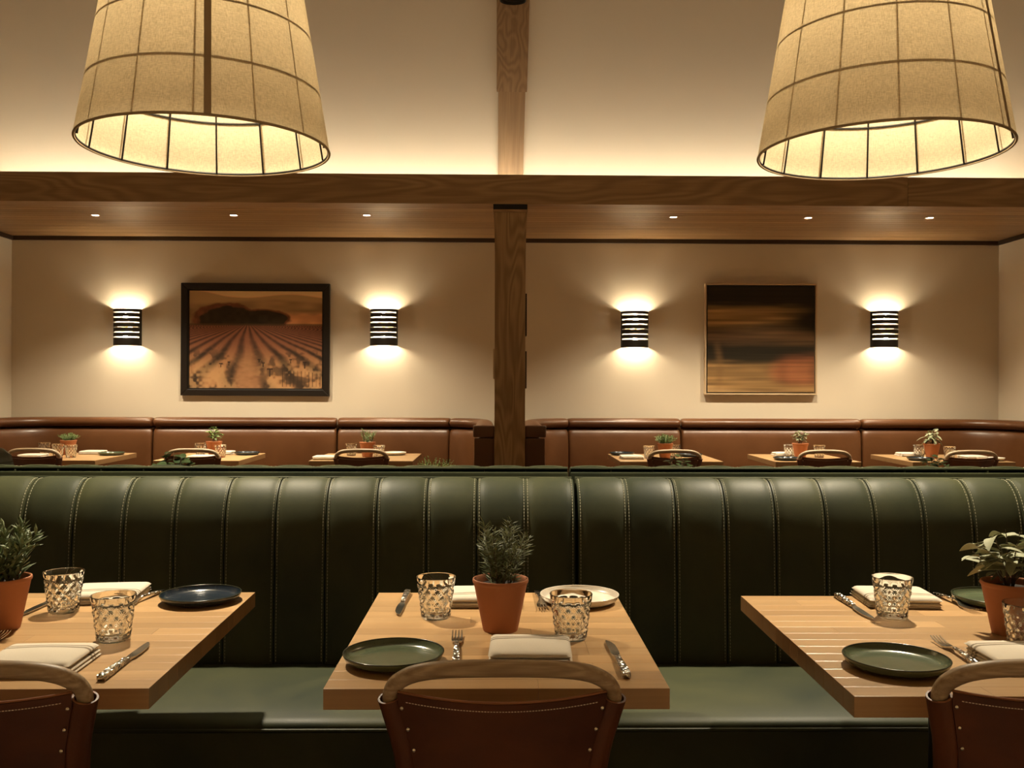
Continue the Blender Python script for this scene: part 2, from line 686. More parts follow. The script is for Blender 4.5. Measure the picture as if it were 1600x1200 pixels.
# beam (two lengths), column
BZ0, BZ1 = 2.527, 2.727
beam = link('beam', None)
tag(beam, 'long horizontal oak beam across the room above the column', 'beam', None, 'structure')
XJ = (1422 - 778) / 1450 * 6.3
link('timber', MB().box(XL, XJ - .001, 6.3, 6.48, BZ0, BZ1).mesh('timber', 'beam', bevel=.003), beam)
link('timber', MB().box(XJ + .001, XR, 6.3, 6.48, BZ0, BZ1).mesh('timber', 'beam', bevel=.003), beam)

colm = link('column', None, None, (0.081, 6.4, 0))
tag(colm, 'square oak column with flared head under the beam', 'column', None, 'structure')
prof = [(0, .104), (1.8, .104), (2.2, .105), (2.36, .108), (2.44, .112), (2.472, .114)]
b = MB()
for (z, h) in prof:
    b.v += [(-h, -.1, z), (h, -.1, z), (h, .1, z), (-h, .1, z)]
for i in range(len(prof) - 1):
    for k in range(4):
        j = (k + 1) % 4
        b.f.append((i * 4 + k, i * 4 + j, i * 4 + 4 + j, i * 4 + 4 + k))
b.f += [(3, 2, 1, 0), tuple(len(b.v) - 4 + k for k in range(4))]
link('shaft', b.mesh('shaft', 'column', bevel=.002), colm)
link('cap', MB().box(-.118, .118, -.104, .104, 2.4725, 2.49).mesh('cap', 'beam', bevel=.003), colm)
link('steel_plate', MB().box(-.116, .116, -.098, .098, 2.4905, 2.526).mesh('steel_plate', 'steel_dark'), colm)
for (sx, z0, z1, mt) in ((1, 1.635, 1.925, 'steel_dark'), (1, 1.275, 1.53, 'crown'), (-1, 1.34, 1.545, 'frame_pale')):
    xa = sx * .1043
    link('side_plate', MB().box(min(xa, xa + sx * .011), max(xa, xa + sx * .011), -.05, .05, z0, z1).mesh('side_plate', mt, bevel=.002), colm)

# rafter on the sloped ceiling
raf = link('rafter', None)
tag(raf, 'oak rafter running up the sloped ceiling above the column', 'beam', None, 'structure')
X0r, X1r = -0.005, 0.2


def slope_box(y0, y1, x0, x1, drop, rise=0.0):
    bb = MB()
    nz = 1 / math.sqrt(1 + SL * SL)
    ny = SL * nz          # normal (0, SL, 1)/len points up through the roof
    for y in (y0, y1):
        z = vault_z(y)
        for x in (x0, x1):
            bb.v.append((x, y + ny * -rise * -1, z + nz * rise))
            bb.v.append((x, y - ny * drop * 1, z - nz * drop))
    bb.f = [(0, 2, 3, 1), (4, 5, 7, 6), (0, 1, 5, 4), (2, 6, 7, 3), (0, 4, 6, 2), (1, 3, 7, 5)]
    return bb


link('timber', slope_box(7.97, 6.9, X0r, X1r, .10, -.002).mesh('timber', 'rafter', bevel=.003), raf)
link('timber', slope_box(6.895, y_knee + .05, X0r - .012, X1r + .012, .14, -.002).mesh('timber', 'rafter_block', bevel=.003), raf)
_d = Vector((0, SL, 1)).normalized()
pz = Vector((0.095, 6.32, vault_z(6.32))) - Vector((0, 0, 0))
disc = MB().lathe([(0, 0), (.085, 0), (.09, .006), (.09, .02), (0, .02)], 28).mesh('bolt_plate', 'steel_dark', smooth=SM)
dq = Vector((0, -SL, -1)).normalized()
link('bolt_plate', disc, raf, tuple(pz + dq * .14), dq.to_track_quat('Z', 'Y').to_euler())

# low divider between the two bench alcoves
dv = link('partition', None)
tag(dv, 'low wood-capped partition behind the oak column between the benches', 'partition', None, 'structure')
link('panel', MB().box(-.016, .178, 6.505, YB, 0, 1.0).mesh('panel', 'plaster'), dv)
link('cap', MB().box(-.022, .184, 6.505, YB, 1.0, 1.022).mesh('cap', 'beam', bevel=.003), dv)

# cove LED strip hidden on top of the soffit
led = link('cove_light', MB().box(XL + .05, XR - .05, 7.60, 7.64, ZS + .061, ZS + .085).mesh('cove_light', 'cove'))
tag(led, 'hidden warm light strip along the cove above the soffit boards', 'light')

# soffit downlights
dl_ring = MB().lathe([(.026, .0), (.036, 0), (.037, -.003), (.027, -.004), (.026, 0)], 24).mesh('trim_ring', 'frame_pale', smooth=SM)
dl_lens = MB().lathe([(0, -.0015), (.0262, -.0015), (.0262, .001), (0, .001)], 20).mesh('lens', 'downlight')
side_of = ['far from the column, vineyard-picture alcove', 'in the middle of the vineyard-picture alcove', 'nearest the column, vineyard-picture alcove',
           'nearest the column, abstract-painting alcove', 'in the middle of the abstract-painting alcove', 'far from the column, abstract-painting alcove']
for i, (x, y) in enumerate([(-3.02, 7.0), (-1.98, 6.97), (-.983, 6.94), (1.312, 6.94), (2.328, 6.94), (3.234, 6.91)]):
    d = inst([('trim_ring', dl_ring, None), ('lens', dl_lens, None)], 'soffit_downlight', (x, y, ZS), 0,
             'small round recessed soffit downlight ' + side_of[i], 'downlight', 'downlights in the plank soffit')
    spot('downlight_spot', (0, 0, -.006), L_SOFFIT, 115, 0.8, 0.02, d)

# ------------------------------------------------------------------ green banquettes
CH = 0.1485
XJN = 0.235     # join between the two near units


def channel_profile():
    return [(2.728, .43), (2.728, .50), (2.731, .58), (2.735, .66), (2.739, .74), (2.744, .82), (2.750, .876), (2.759, .912), (2.772, .943), (2.789, .967), (2.809, .985), (2.830, .9965), (2.850, 1.0), (2.868, .998)]


def smooth_prof(pr, n=3):
    out = []
    for i in range(len(pr) - 1):
        p0 = pr[max(i - 1, 0)]
        p1, p2 = pr[i], pr[i + 1]
        p3 = pr[min(i + 2, len(pr) - 1)]
        for k in range(n):
            t_ = k / n
            out.append(tuple(0.5 * ((2 * p1[a]) + (-p0[a] + p2[a]) * t_ + (2 * p0[a] - 5 * p1[a] + 4 * p2[a] - p3[a]) * t_ ** 2 + (-p0[a] + 3 * p1[a] - 3 * p2[a] + p3[a]) * t_ ** 3) for a in (0, 1)))
    out.append(pr[-1])
    return out


CP = smooth_prof(channel_profile(), 2)


def prof_normals(pr):
    out = []
    for i in range(len(pr)):
        a, c = pr[max(i - 1, 0)], pr[min(i + 1, len(pr) - 1)]
        dy, dz = c[0] - a[0], c[1] - a[1]
        l = math.hypot(dy, dz) or 1
        out.append((-dz / l, dy / l))     # towards the sitter / up
    return out


CN = prof_normals(CP)


def puff(u):
    """height of the channel surface; u = distance from nearest seam"""
    if u < 0.0012:
        return -0.004
    if u < 0.011:
        return -0.0008 * (1 - (u - .0012) / .01)
    return 0.0055 * (1 - math.exp(-(u - .011) / 0.014))


def channel_mesh(wd, edge=False):
    us = [0.0005, .0013, .004, .0085, .012, .018, .026, .04]
    xs = us + [wd / 2] + [wd - u for u in us[::-1]]
    P = []
    for i, (y, z) in enumerate(CP):
        ny, nz = CN[i]
        row = []
        for x in xs:
            h = puff(min(x, wd - x))
            row.append((x, y + ny * h - 2.728, z + nz * h))
        P.append(row)
    bb = MB().grid(P)
    nv = len(xs)
    # close the back
    st = len(bb.v)
    for x in (xs[0], xs[-1]):
        bb.v += [(x, .15, CP[0][1]), (x, .15, CP[-1][1])]
    L = [i * nv for i in range(len(CP))]
    R = [i * nv + nv - 1 for i in range(len(CP))]
    bb.f.append(tuple(L + [st + 1, st]))
    bb.f.append(tuple(R[::-1] + [st + 2, st + 3]))
    return bb.mesh('channel', 'green', smooth=1.2)


def stitch_rows(offs, pr, nr, lift, plen=.0062, gap=.0034, wdt=.0010):
    bb = MB()
    cum = [0]
    for i in range(1, len(pr)):
        cum.append(cum[-1] + math.hypot(pr[i][0] - pr[i - 1][0], pr[i][1] - pr[i - 1][1]))

    def at(sv):
        for i in range(1, len(cum)):
            if sv <= cum[i]:
                t_ = (sv - cum[i - 1]) / (cum[i] - cum[i - 1])
                return [pr[i - 1][a] + (pr[i][a] - pr[i - 1][a]) * t_ for a in (0, 1)], nr[i]
        return list(pr[-1]), nr[-1]
    for x in offs:
        sv = 0.045
        while sv + plen < cum[-1]:
            (y0, z0), (ny, nz) = at(sv)
            (y1, z1), _ = at(sv + plen)
            a = (x, y0 + ny * lift - 2.728, z0 + nz * lift)
            c = (x, y1 + ny * lift - 2.728, z1 + nz * lift)
            bb.tube([a, c], wdt, 4, True)
            sv += plen + gap
    return bb


ST_L = stitch_rows([0.0], CP, CN, 0.0004).mesh('stitching', 'thread', recalc=False)
CHM = channel_mesh(CH - .001)


def seat_mesh(x0, x1):
    """seat cushion: profile in (y, z) swept along x, with a crowned top"""
    pr = [(2.28, .30), (2.272, .33), (2.262, .40), (2.258, .443), (2.259, .455), (2.266, .463), (2.285, .469), (2.36, .476), (2.52, .482), (2.62, .477), (2.727, .468), (2.727, .30)]
    xs = [x0, x0 + .006, x0 + .02] + [x0 + (x1 - x0) * i / 10 for i in range(1, 10)] + [x1 - .02, x1 - .006, x1]
    P = []
    for k, x in enumerate(xs):
        ins = .012 if k in (0, len(xs) - 1) else (.003 if k in (1, len(xs) - 2) else 0)
        P.append([(x, y + (ins if y < 2.5 else 0), z - (ins if z > .45 else 0)) for (y, z) in pr])
    bb = MB().grid(P)
    n = len(pr)
    bb.f.append(tuple(range(n)))
    bb.f.append(tuple(range(len(bb.v) - n, len(bb.v)))[::-1])
    return bb.mesh('seat_cushion', 'green', smooth=1.0)


def banquette(name, x0, nch, label, near=True):
    """near: faces the camera (-Y).  The far one is the same unit turned round."""
    o = link(name, None)
    if not near:
        o.rotation_euler = (0, 0, PI)
    tag(o, label, 'banquette', 'green leather banquettes')
    x1 = x0 + nch * CH
    for i in range(nch):
        c = link('channel', CHM, o, (x0 + i * CH + .0005 + (.004 if i == 0 else 0) - (.004 if i == nch - 1 else 0), 2.728, 0))
        link('stitching', ST_L, c, (.0072, 0, 0))
        link('stitching', ST_L, c, (CH - .0082, 0, 0))
    link('back_panel', MB().box(x0 + .004, x1 - .004, 2.8785, 2.893, .05, .985).mesh('back_panel', 'green', bevel=.004), o)
    link('piping', MB().tube([(x0 + .005 + (x1 - x0 - .01) * i / 20, 2.8835, .9975) for i in range(21)], .0056, 8).mesh('piping', 'green', smooth=SM), o)
    link('seat_cushion', seat_mesh(x0 + .002, x1 - .002), o)
    link('seat_front', MB().box(x0 + .003, x1 - .003, 2.2525, 2.2575, .10, .4425).mesh('seat_front', 'green', bevel=.001), o)
    link('seat_piping', MB().tube([(x0 + .01, 2.2545, .4475), (x1 - .01, 2.2545, .4475)], .0042, 8).mesh('seat_piping', 'green', smooth=SM), o)
    link('base', MB().box(x0 + .004, x1 - .004, 2.275, 2.877, .09, .299).mesh('base', 'green', bevel=.004), o)
    link('plinth', MB().box(x0 + .01, x1 - .01, 2.33, 2.85, 0, .0895).mesh('plinth', 'black_iron'), o)
    return o


banquette('banquette', XJN - 14 * CH, 14, 'green channelled leather banquette behind the table with the rosemary pot')
banquette('banquette', XJN, 13, 'green channelled leather banquette behind the table with the sage pot')
# far pair, turned round: rear face at y = 3.236 -> shift
for (xa, n_, lb) in ((.25 - 15 * CH, 15, 'green leather banquette facing away, in front of the vineyard-picture alcove'),
                     (.25, 15, 'green leather banquette facing away, in front of the abstract-painting alcove')):
    o = banquette('banquette', -(xa + n_ * CH), n_, lb, False)
    o.location = (0, 3.236 + 2.893, 0)

# short return wing of a green banquette seen beyond the near ones
wing = link('banquette_wing', None)
tag(wing, 'short green leather banquette end panel beside the herb tables', 'banquette')
b = MB()
xs = [(-2.30, .06), (-2.30, .93), (-2.285, .985), (-2.25, 1.012), (-2.21, 1.012), (-2.175, .985), (-2.16, .93), (-2.16, .06)]
P = [[(x, y, z - d_) for (x, z) in xs] for (y, d_) in ((3.56, 0), (3.9, 0), (4.15, .002), (4.185, .012), (4.2, .05))]
b.grid(P)
b.f.append(tuple(range(8)))
b.f.append(tuple(range(len(b.v) - 8, len(b.v)))[::-1])
link('cushion', b.mesh('cushion', 'green', smooth=1.0), wing)
link('piping', MB().tube([(-2.163, 3.57 + i * .06, .945) for i in range(11)], .004, 6).mesh('piping', 'green', smooth=SM), wing)
link('plinth', MB().box(-2.29, -2.17, 3.58, 4.18, 0, .0595).mesh('plinth', 'black_iron'), wing)

# ------------------------------------------------------------------ brown leather benches
def bench(xa, xb, breaks, label, nm_inner_right):
    """U-shaped bench: inner back faces at x=xa, x=xb and y=7.8, arms forward to y=6.35.
    breaks: list of (x, gap) on the back run, ordered from xb to xa."""
    o = link('leather_bench', None)
    tag(o, label, 'bench', 'brown leather benches')
    R_, YB_, YE = .36, 7.80, 6.36
    path = []

    def seg(p, q, n):
        for i in range(n):
            t_ = i / n
            path.append((p[0] + (q[0] - p[0]) * t_, p[1] + (q[1] - p[1]) * t_))
    seg((xb, YE), (xb, YB_ - R_), 24)
    for i in range(14):
        a = PI / 2 * i / 14
        path.append((xb - R_ + R_ * math.cos(a), YB_ - R_ + R_ * math.sin(a)))
    # ensure breaks are path stations
    xs = sorted(set([xb - R_] + [xb - R_ + (xa + R_ - xb + R_) * i / 80 for i in range(81)]), reverse=True)
    for x in xs[:-1]:
        path.append((x, YB_))
    for i in range(14):
        a = PI / 2 + PI / 2 * i / 14
        path.append((xa + R_ + R_ * math.cos(a), YB_ - R_ + R_ * math.sin(a)))
    seg((xa, YB_ - R_), (xa, YE), 24)
    path.append((xa, YE))
    cum = [0]
    for i in range(1, len(path)):
        cum.append(cum[-1] + math.dist(path[i], path[i - 1]))
    L = cum[-1]

    def at(s_):
        s_ = min(max(s_, 0), L)
        for i in range(1, len(cum)):
            if s_ <= cum[i] + 1e-9:
                t_ = (s_ - cum[i - 1]) / max(cum[i] - cum[i - 1], 1e-9)
                p = [path[i - 1][a] + (path[i][a] - path[i - 1][a]) * t_ for a in (0, 1)]
                break
        return p

    def frame(s_):
        a, c = at(s_ - .01), at(s_ + .01)
        dx, dy = c[0] - a[0], c[1] - a[1]
        l = math.hypot(dx, dy)
        return at(s_), (dy / l, -dx / l)      # outward normal (away from sitters)
    s_back0 = (YB_ - R_ - YE) + R_ * PI / 2
    sb = [s_back0 + (xb - R_ - x) for (x, g) in breaks]
    ends = [0] + sb + [L]
    gaps = [0] + [g for (_, g) in breaks] + [0]
    panel = [(.115, .44), (.02, .44), (.012, .50), (.0, .58), (-.004, .68), (-.002, .78), (.004, .86), (.012, .90), (.026, .925), (.05, .938), (.115, .938)]
    roll = [(.062 + .066 * math.cos(a), .983 + .041 * math.sin(a)) for a in [2 * PI * i / 16 for i in range(16)]]
    for k in range(len(ends) - 1):
        s0, s1 = ends[k] + gaps[k] / 2, ends[k + 1] - gaps[k + 1] / 2
        n = max(6, int((s1 - s0) / .05))
        st = [s0, s0 + .005, s0 + .018] + [s0 + .04 + (s1 - s0 - .08) * i / n for i in range(n + 1)] + [s1 - .018, s1 - .005, s1]
        ins = [.016, .007, .002] + [0] * (n + 1) + [.002, .007, .016]
        for nm, pr, closed in (('back_cushion', panel, False), ('top_roll', roll, True)):
            co = sum(p[0] for p in pr) / len(pr)
            cz = sum(p[1] for p in pr) / len(pr)
            G = []
            for s_, q in zip(st, ins):
                (px, py), (nx, ny) = frame(s_)
                row = []
                for (of, z) in pr:
                    if closed:
                        f_ = 1 - q / .055
                        of2, z2 = co + (of - co) * f_, cz + (z - cz) * f_
                    else:
                        of2 = min(of + q, .115)
                        z2 = z - (q if z > .9 else 0)
                    row.append((px + nx * of2, py + ny * of2, z2))
                if closed:
                    row.append(row[0])
                G.append(row)
            bb = MB().grid(G)
            m = len(G[0])
            bb.f.append(tuple(range(m - (1 if closed else 0))))
            e0 = len(bb.v) - m
            bb.f.append(tuple(range(e0, e0 + m - (1 if closed else 0)))[::-1])
            me = bb.mesh(nm, 'brown', smooth=1.0)
            link(nm, me, o)
    # frame board behind the cushions, end boards, seats, plinth
    G = []
    n = 120
    for i in range(n + 1):
        (px, py), (nx, ny) = frame(L * i / n)
        G.append([(px + nx * of, py + ny * of, z) for (of, z) in ((.116, .06), (.116, .96), (.142, .96), (.142, .06))])
    for r in G:
        r.append(r[0])
    bb = MB().grid(G)
    bb.f += [(0, 1, 2, 3), tuple(len(bb.v) - 5 + q for q in (3, 2, 1, 0))]
    link('back_frame', bb.mesh('back_frame', 'brown'), o)
    for (xx, sg) in ((xb, 1), (xa, -1)):
        x0, x1 = sorted((xx + sg * .004, xx + sg * .142))
        link('end_roll', MB().box(x0 - .008 * (sg > 0), x1 + .008 * (sg < 0), 6.33, 6.3585, .94, 1.022).mesh('end_roll', 'brown', bevel=.013, segs=3, smooth=SM), o)
        link('end_panel', MB().box(x0, x1, 6.335, 6.3585, .06, .935).mesh('end_panel', 'brown', bevel=.008), o)
    for nm, bx in (('seat_cushion', (xa + .03, xb - .03, YB_ - .47, YB_ - .004)), ('seat_cushion', (xa + .03, xa + .49, 6.38, YB_ - .474)), ('seat_cushion', (xb - .49, xb - .03, 6.38, YB_ - .474))):
        link(nm, MB().box(*bx, .36, .438).mesh(nm, 'brown', bevel=.02), o)
    link('plinth', MB().box(xa + .02, xb - .02, YB_ - .42, YB_ - .01, 0, .359).mesh('plinth', 'brown'), o)
    return o


bench(XL + .145, -.165, [(-.41, .003), (-1.351, .014), (-2.892, .014)], 'U-shaped brown leather bench below the vineyard picture', True)
bench(.327, XR - .145, [(3.085, .014), (1.549, .014), (.60, .003)], 'U-shaped brown leather bench below the abstract painting', False)

# ------------------------------------------------------------------ sconces
def sconce_kit():
    bb = MB()
    rx_, ry_, h = .119, .098, .314
    nh = 22
    am = math.radians(70)
    edges = [-PI / 2]
    hole = set()
    pitch = 2 * am / nh
    for i in range(nh):
        a0 = -am + i * pitch
        edges += [a0, a0 + pitch * .5]
        hole.add(len(edges) - 2)
    edges += [am, PI / 2]
    rows = [-h / 2]
    hr = set()
    for k in range(6):
        zc = .314 / 2 - .030 - k * .0422
        hr_z = (zc - .0052, zc + .0052)
        rows += list(hr_z)
    rows = sorted(rows + [h / 2])
    for i in range(len(rows) - 1):
        if i % 2 == 1:
            hr.add(i)
    idx = {}
    for i, z in enumerate(rows):
        for j, a in enumerate(edges):
            idx[(i, j)] = len(bb.v)
            bb.v.append((rx_ * math.sin(a), -ry_ * math.cos(a), z))
    for i in range(len(rows) - 1):
        for j in range(len(edges) - 1):
            if i in hr and j in hole:
                continue
            bb.f.append((idx[(i, j)], idx[(i, j + 1)], idx[(i + 1, j + 1)], idx[(i + 1, j)]))
    me = bb.mesh('shell', None, recalc=False)
    bm = bmesh.new()
    bm.from_mesh(me)
    bmesh.ops.solidify(bm, geom=bm.faces[:], thickness=0.0018)
    bm.to_mesh(me)
    bm.free()
    me.materials.append(M['bronze'])
    back = MB().box(-.045, .045, -.012, -.0005, -.08, .08).mesh('wall_plate', 'frame_pale', bevel=.003)
    arm = MB().box(-.1175, -.085, -.006, -.0005, -.012, .012).box(.085, .1175, -.006, -.0005, -.012, .012).box(-.085, .085, -.003, -.0005, -.004, .004).mesh('bracket', 'bronze')
    bu = MB().sphere((0, 0, 0), .024, 12, 8, 1, 1, 1.3).mesh('bulb', 'bulb', smooth=3.2)
    so = MB().lathe([(0, -.012), (.013, -.012), (.013, .012), (0, .012)], 12).mesh('socket', 'frame_pale', smooth=SM)
    return [('shell', me, None), ('wall_plate', back, None), ('bracket', arm, None), ('bulb', bu, None, (0, -.05, .098)), ('bulb', bu, None, (0, -.05, -.098)), ('socket', so, None, (0, -.048, -.002))]


SK = sconce_kit()
for (x, z, lb) in [(-3.171, 1.784, 'dark slotted half-round wall sconce between vineyard picture and side wall'), (-.982, 1.792, 'dark slotted half-round wall sconce between vineyard picture and oak column'),
                   (1.179, 1.784, 'dark slotted half-round wall sconce between oak column and abstract painting'), (3.346, 1.794, 'dark slotted half-round wall sconce between abstract painting and side wall')]:
    inst(SK, 'wall_sconce', (x, YB, z), 0, lb, 'sconce', 'slotted wall sconces')


# ------------------------------------------------------------------ pictures
class VN:
    def __init__(s, seed):
        s.g = np.random.RandomState(seed).rand(64, 64)

    def __call__(s, x, y):
        xi, yi = np.floor(x).astype(int), np.floor(y).astype(int)
        fx, fy = x - xi, y - yi
        fx, fy = fx * fx * (3 - 2 * fx), fy * fy * (3 - 2 * fy)
        g = s.g
        a = g[xi % 64, yi % 64] * (1 - fx) + g[(xi + 1) % 64, yi % 64] * fx
        c = g[xi % 64, (yi + 1) % 64] * (1 - fx) + g[(xi + 1) % 64, (yi + 1) % 64] * fx
        return a * (1 - fy) + c * fy


def lin(c):
    return np.array(srgb(*c)[:3])


def print_mesh(name, wd, ht, nx, ny, fn):
    u = (np.arange(nx) + .5) / nx
    v = (np.arange(ny) + .5) / ny
    U, V = np.meshgrid(u, v, indexing='ij')
    C = np.clip(fn(U, V), 0.001, 0.9)
    verts = [((i / (nx - 1) - .5) * wd, 0, (j / (ny - 1) - .5) * ht) for i in range(nx) for j in range(ny)]
    faces = [(i * ny + j, (i + 1) * ny + j, (i + 1) * ny + j + 1, i * ny + j + 1) for i in range(nx - 1) for j in range(ny - 1)]
    me = bpy.data.meshes.new(name)
    me.from_pydata(verts, [], faces)
    at = me.color_attributes.new('Col', 'FLOAT_COLOR', 'POINT')
    arr = np.ones((nx * ny, 4), np.float32)
    arr[:, :3] = C.reshape(-1, 3)
    at.data.foreach_set('color', arr.ravel())
    me.materials.append(M['print'])
    return me


def blend(a, b_, f):
    f = np.clip(f, 0, 1)[..., None]
    return a * (1 - f) + b_ * f


def vineyard(U, V):
    n1, n2, n3 = VN(1), VN(2), VN(3)
    def S(a, b_, x):
        t_ = np.clip((x - a) / (b_ - a), 0, 1)
        return t_ * t_ * (3 - 2 * t_)
    C = np.zeros(U.shape + (3,)) + lin((196, 145, 92))
    h1 = .945 + .02 * np.sin(U * 9 + 1) + .035 * np.exp(-((U - .05) / .18) ** 2) - .01 + .012 * n1(U * 8, V * 0)
    C = blend(C, lin((140, 110, 66)) + 0 * C, S(.012, -.006, V - h1))
    h2 = .885 + .02 * np.sin(U * 6 + 4)
    C = blend(C, lin((120, 92, 54)) * (0.7 + .6 * n1(U * 9, V * 24))[..., None], S(.02, -.02, V - h2))
    C = blend(C, lin((160, 106, 58)) * (0.75 + .5 * n2(U * 14, V * 30))[..., None], S(.80, .74, V) * S(.6, .72, U))
    C = C * 1.9
    # tree clump
    d1 = ((U - .27) / .24) ** 2 + ((V - .70) / .165) ** 2
    d2 = ((U - .55) / .2) ** 2 + ((V - .71) / .10) ** 2
    edge = .22 * (n1(U * 22, V * 22) - .5) + .12 * (n2(U * 45, V * 45) - .5)
    rust = S(1.25, .95, np.minimum(d1, d2) + edge)
    C = blend(C, lin((120, 66, 34)) * (0.7 + .6 * n3(U * 40, V * 40))[..., None], rust)
    dk = S(1.0, .8, np.minimum(((U - .29) / .21) ** 2 + ((V - .70) / .15) ** 2, d2 * 1.1) + edge)
    C = blend(C, lin((58, 46, 26)) * (0.7 + .5 * n2(U * 30, V * 30))[..., None], dk)
    C = blend(C, lin((90, 62, 34)) + 0 * C, .8 * S(.67, .655, V) * S(.63, .645, V))
    # vine rows
    t_ = np.clip(.645 - V, 0.0, 1)
    a = (U - .44) / (t_ + .035)
    row = .5 + .5 * np.cos(a * 15 + .6 * np.sin(V * 14) + 1.2 * (n1(U * 6, V * 6) - .5) * S(.1, .4, t_))
    base = blend(lin((158, 92, 50)) + 0 * C, lin((186, 128, 66)) + 0 * C, S(.15, .5, t_))
    dark = blend(lin((96, 56, 32)) + 0 * C, lin((62, 44, 27)) + 0 * C, S(.1, .35, t_))
    rc = blend(dark, base, np.clip(row * 1.25 + .25 * (n2(U * 40, V * 40) - .5), 0, 1))
    mott = n2(U * 16, V * 11) * .6 + n3(U * 44, V * 36) * .4
    rc = blend(rc, lin((70, 50, 30)) + 0 * C, .75 * S(.50, .68, mott) * S(.18, .34, t_) * S(.10, .16, np.abs(U - .445)))
    rc = blend(rc, lin((206, 152, 84)) + 0 * C, .6 * S(.52, .3, mott) * S(.3, .5, t_))
    path = S(.10, .02, np.abs(U - .445) - .06 * t_) * S(.15, .5, t_)
    rc = blend(rc, lin((164, 108, 58)) * (.85 + .3 * n3(U * 30, V * 60))[..., None], path * .85)
    C = blend(C, rc * .8, S(.648, .64, V))
    for (pu, pv, ph, pw_) in ((.605, .20, .075, .022), (.555, .265, .045, .012), (.865, .27, .06, .016), (.76, .30, .04, .01), (.24, .255, .04, .012), (.30, .27, .035, .01), (.525, .30, .03, .012)):
        f = ((np.abs(U - pu) < .0035) & (V < pv) & (V > pv - ph)) | ((np.abs(U - pu) < pw_) & (np.abs(V - pv) < .007))
        C = blend(C, lin((40, 26, 16)) + 0 * C, f * .85)
    for i in range(11):
        pu = .70 + i * .028
        f = (np.abs(U - pu) < .003) & (V < .2 - .004 * i) & (V > .02)
        C = blend(C, lin((54, 36, 22)) + 0 * C, f * .7)
    L_ = C.mean(axis=2, keepdims=True)
    return (C * .8 + L_ * .2) * 1.15


def abstract(U, V):
    n1, n2, n3, n4 = VN(11), VN(12), VN(13), VN(14)

    def S(a, b_, x):
        t_ = np.clip((x - a) / (b_ - a), 0, 1)
        return t_ * t_ * (3 - 2 * t_)
    W = V + .05 * (n1(U * 3, V * 5) - .5) + .03 * (n2(U * 5, V * 40) - .5)
    C = np.zeros(U.shape + (3,)) + lin((42, 34, 18))
    gold = lin((172, 132, 70)) * (0.55 + .8 * n3(U * 2.5, V * 46))[..., None]
    g1 = S(.55, .68, W) * S(.86, .74, W) * S(1.02, .55, U + .3 * (n1(U * 2, V * 9) - .5))
    C = blend(C, gold, g1 * .95)
    mid = lin((112, 80, 42)) * (0.5 + 1.0 * n2(U * 2, V * 50))[..., None]
    C = blend(C, mid, S(.42, .5, W) * S(.62, .54, W) * .8)
    low = lin((150, 112, 58)) * (0.55 + .85 * n4(U * 2.2, V * 40))[..., None]
    C = blend(C, low, S(.34, .2, W))
    rust = lin((136, 74, 34)) * (0.6 + .8 * n1(U * 10, V * 5))[..., None]
    C = blend(C, rust, S(.55, .75, U + .2 * (n3(U * 5, V * 5) - .5)) * S(.42, .28, W) * S(.02, .12, V) * .85)
    C = blend(C, lin((128, 92, 46)) + 0 * C, .45 * S(.06, .0, np.abs(U - .09 - .03 * np.sin(V * 7))) * S(.52, .4, V))
    C = blend(C, lin((178, 140, 84)) + 0 * C, .6 * S(.06, .01, W) * S(.9, .6, U))
    C = C * (0.75 + .5 * n2(U * 1.5 + 3, V * 90))[..., None]
    L_ = C.mean(axis=2, keepdims=True)
    return (C * .85 + L_ * .15) * 1.0


def frame_mesh(wd, ht, bw, y0, y1, mat, bevel):
    """mitred picture frame, each side one box-like prism; outer size wd x ht"""
    bb = MB()
    for (cx_, cz_, L_, ang) in ((0, -ht / 2, wd, 0), (wd / 2, 0, ht, PI / 2), (0, ht / 2, wd, PI), (-wd / 2, 0, ht, 3 * PI / 2)):
        ca, sa = math.cos(ang), math.sin(ang)
        pts = []
        for y in (y0, y1):
            for (lx, lz) in ((-L_ / 2, 0), (L_ / 2, 0), (L_ / 2 - bw, bw), (-L_ / 2 + bw, bw)):
                pts.append((cx_ + lx * ca - lz * sa, y, cz_ + lx * sa + lz * ca))
        bb.add(pts, [(0, 1, 2, 3), (4, 7, 6, 5), (0, 4, 5, 1), (1, 5, 6, 2), (2, 6, 7, 3), (3, 7, 4, 0)])
    return bb.mesh('frame', mat, bevel=bevel)


pw1, ph1 = 1.268, .964
p = link('framed_picture', None, None, (-2.075, YB - .004, 1.685), (0, math.radians(0.12), 0))
tag(p, 'black-framed vineyard picture on the plaster wall', 'picture')
link('frame', frame_mesh(pw1, ph1, .056, -.036, 0, 'frame_black', .006), p)
link('inner_lip', frame_mesh(pw1 - .108, ph1 - .108, .012, -.026, -.002, 'steel_dark', .002), p)
link('print', print_mesh('print', pw1 - .126, ph1 - .126, 300, 226, vineyard), p, (0, -.012, 0))
link('backing', MB().box(-pw1 / 2 + .04, pw1 / 2 - .04, -.0105, -.001, -ph1 / 2 + .04, ph1 / 2 - .04).mesh('backing', 'frame_black'), p)
pw2 = .968
p = link('framed_painting', None, None, (2.262, YB - .004, 1.7045))
tag(p, 'square brown abstract painting in a thin pale wooden frame', 'picture')
link('frame', frame_mesh(pw2, .957, .013, -.05, 0, 'frame_pale', .002), p)
link('shadow_gap', MB().box(-pw2 / 2 + .013, pw2 / 2 - .013, -.008, -.001, -.4655, .4655).mesh('shadow_gap', 'frame_black'), p)
link('canvas_edge', MB().box(-pw2 / 2 + .022, pw2 / 2 - .022, -.042, -.0085, -.457, .457).mesh('canvas_edge', 'frame_black'), p)
link('print', print_mesh('print', pw2 - .045, .913, 220, 220, abstract), p, (0, -.043, 0))

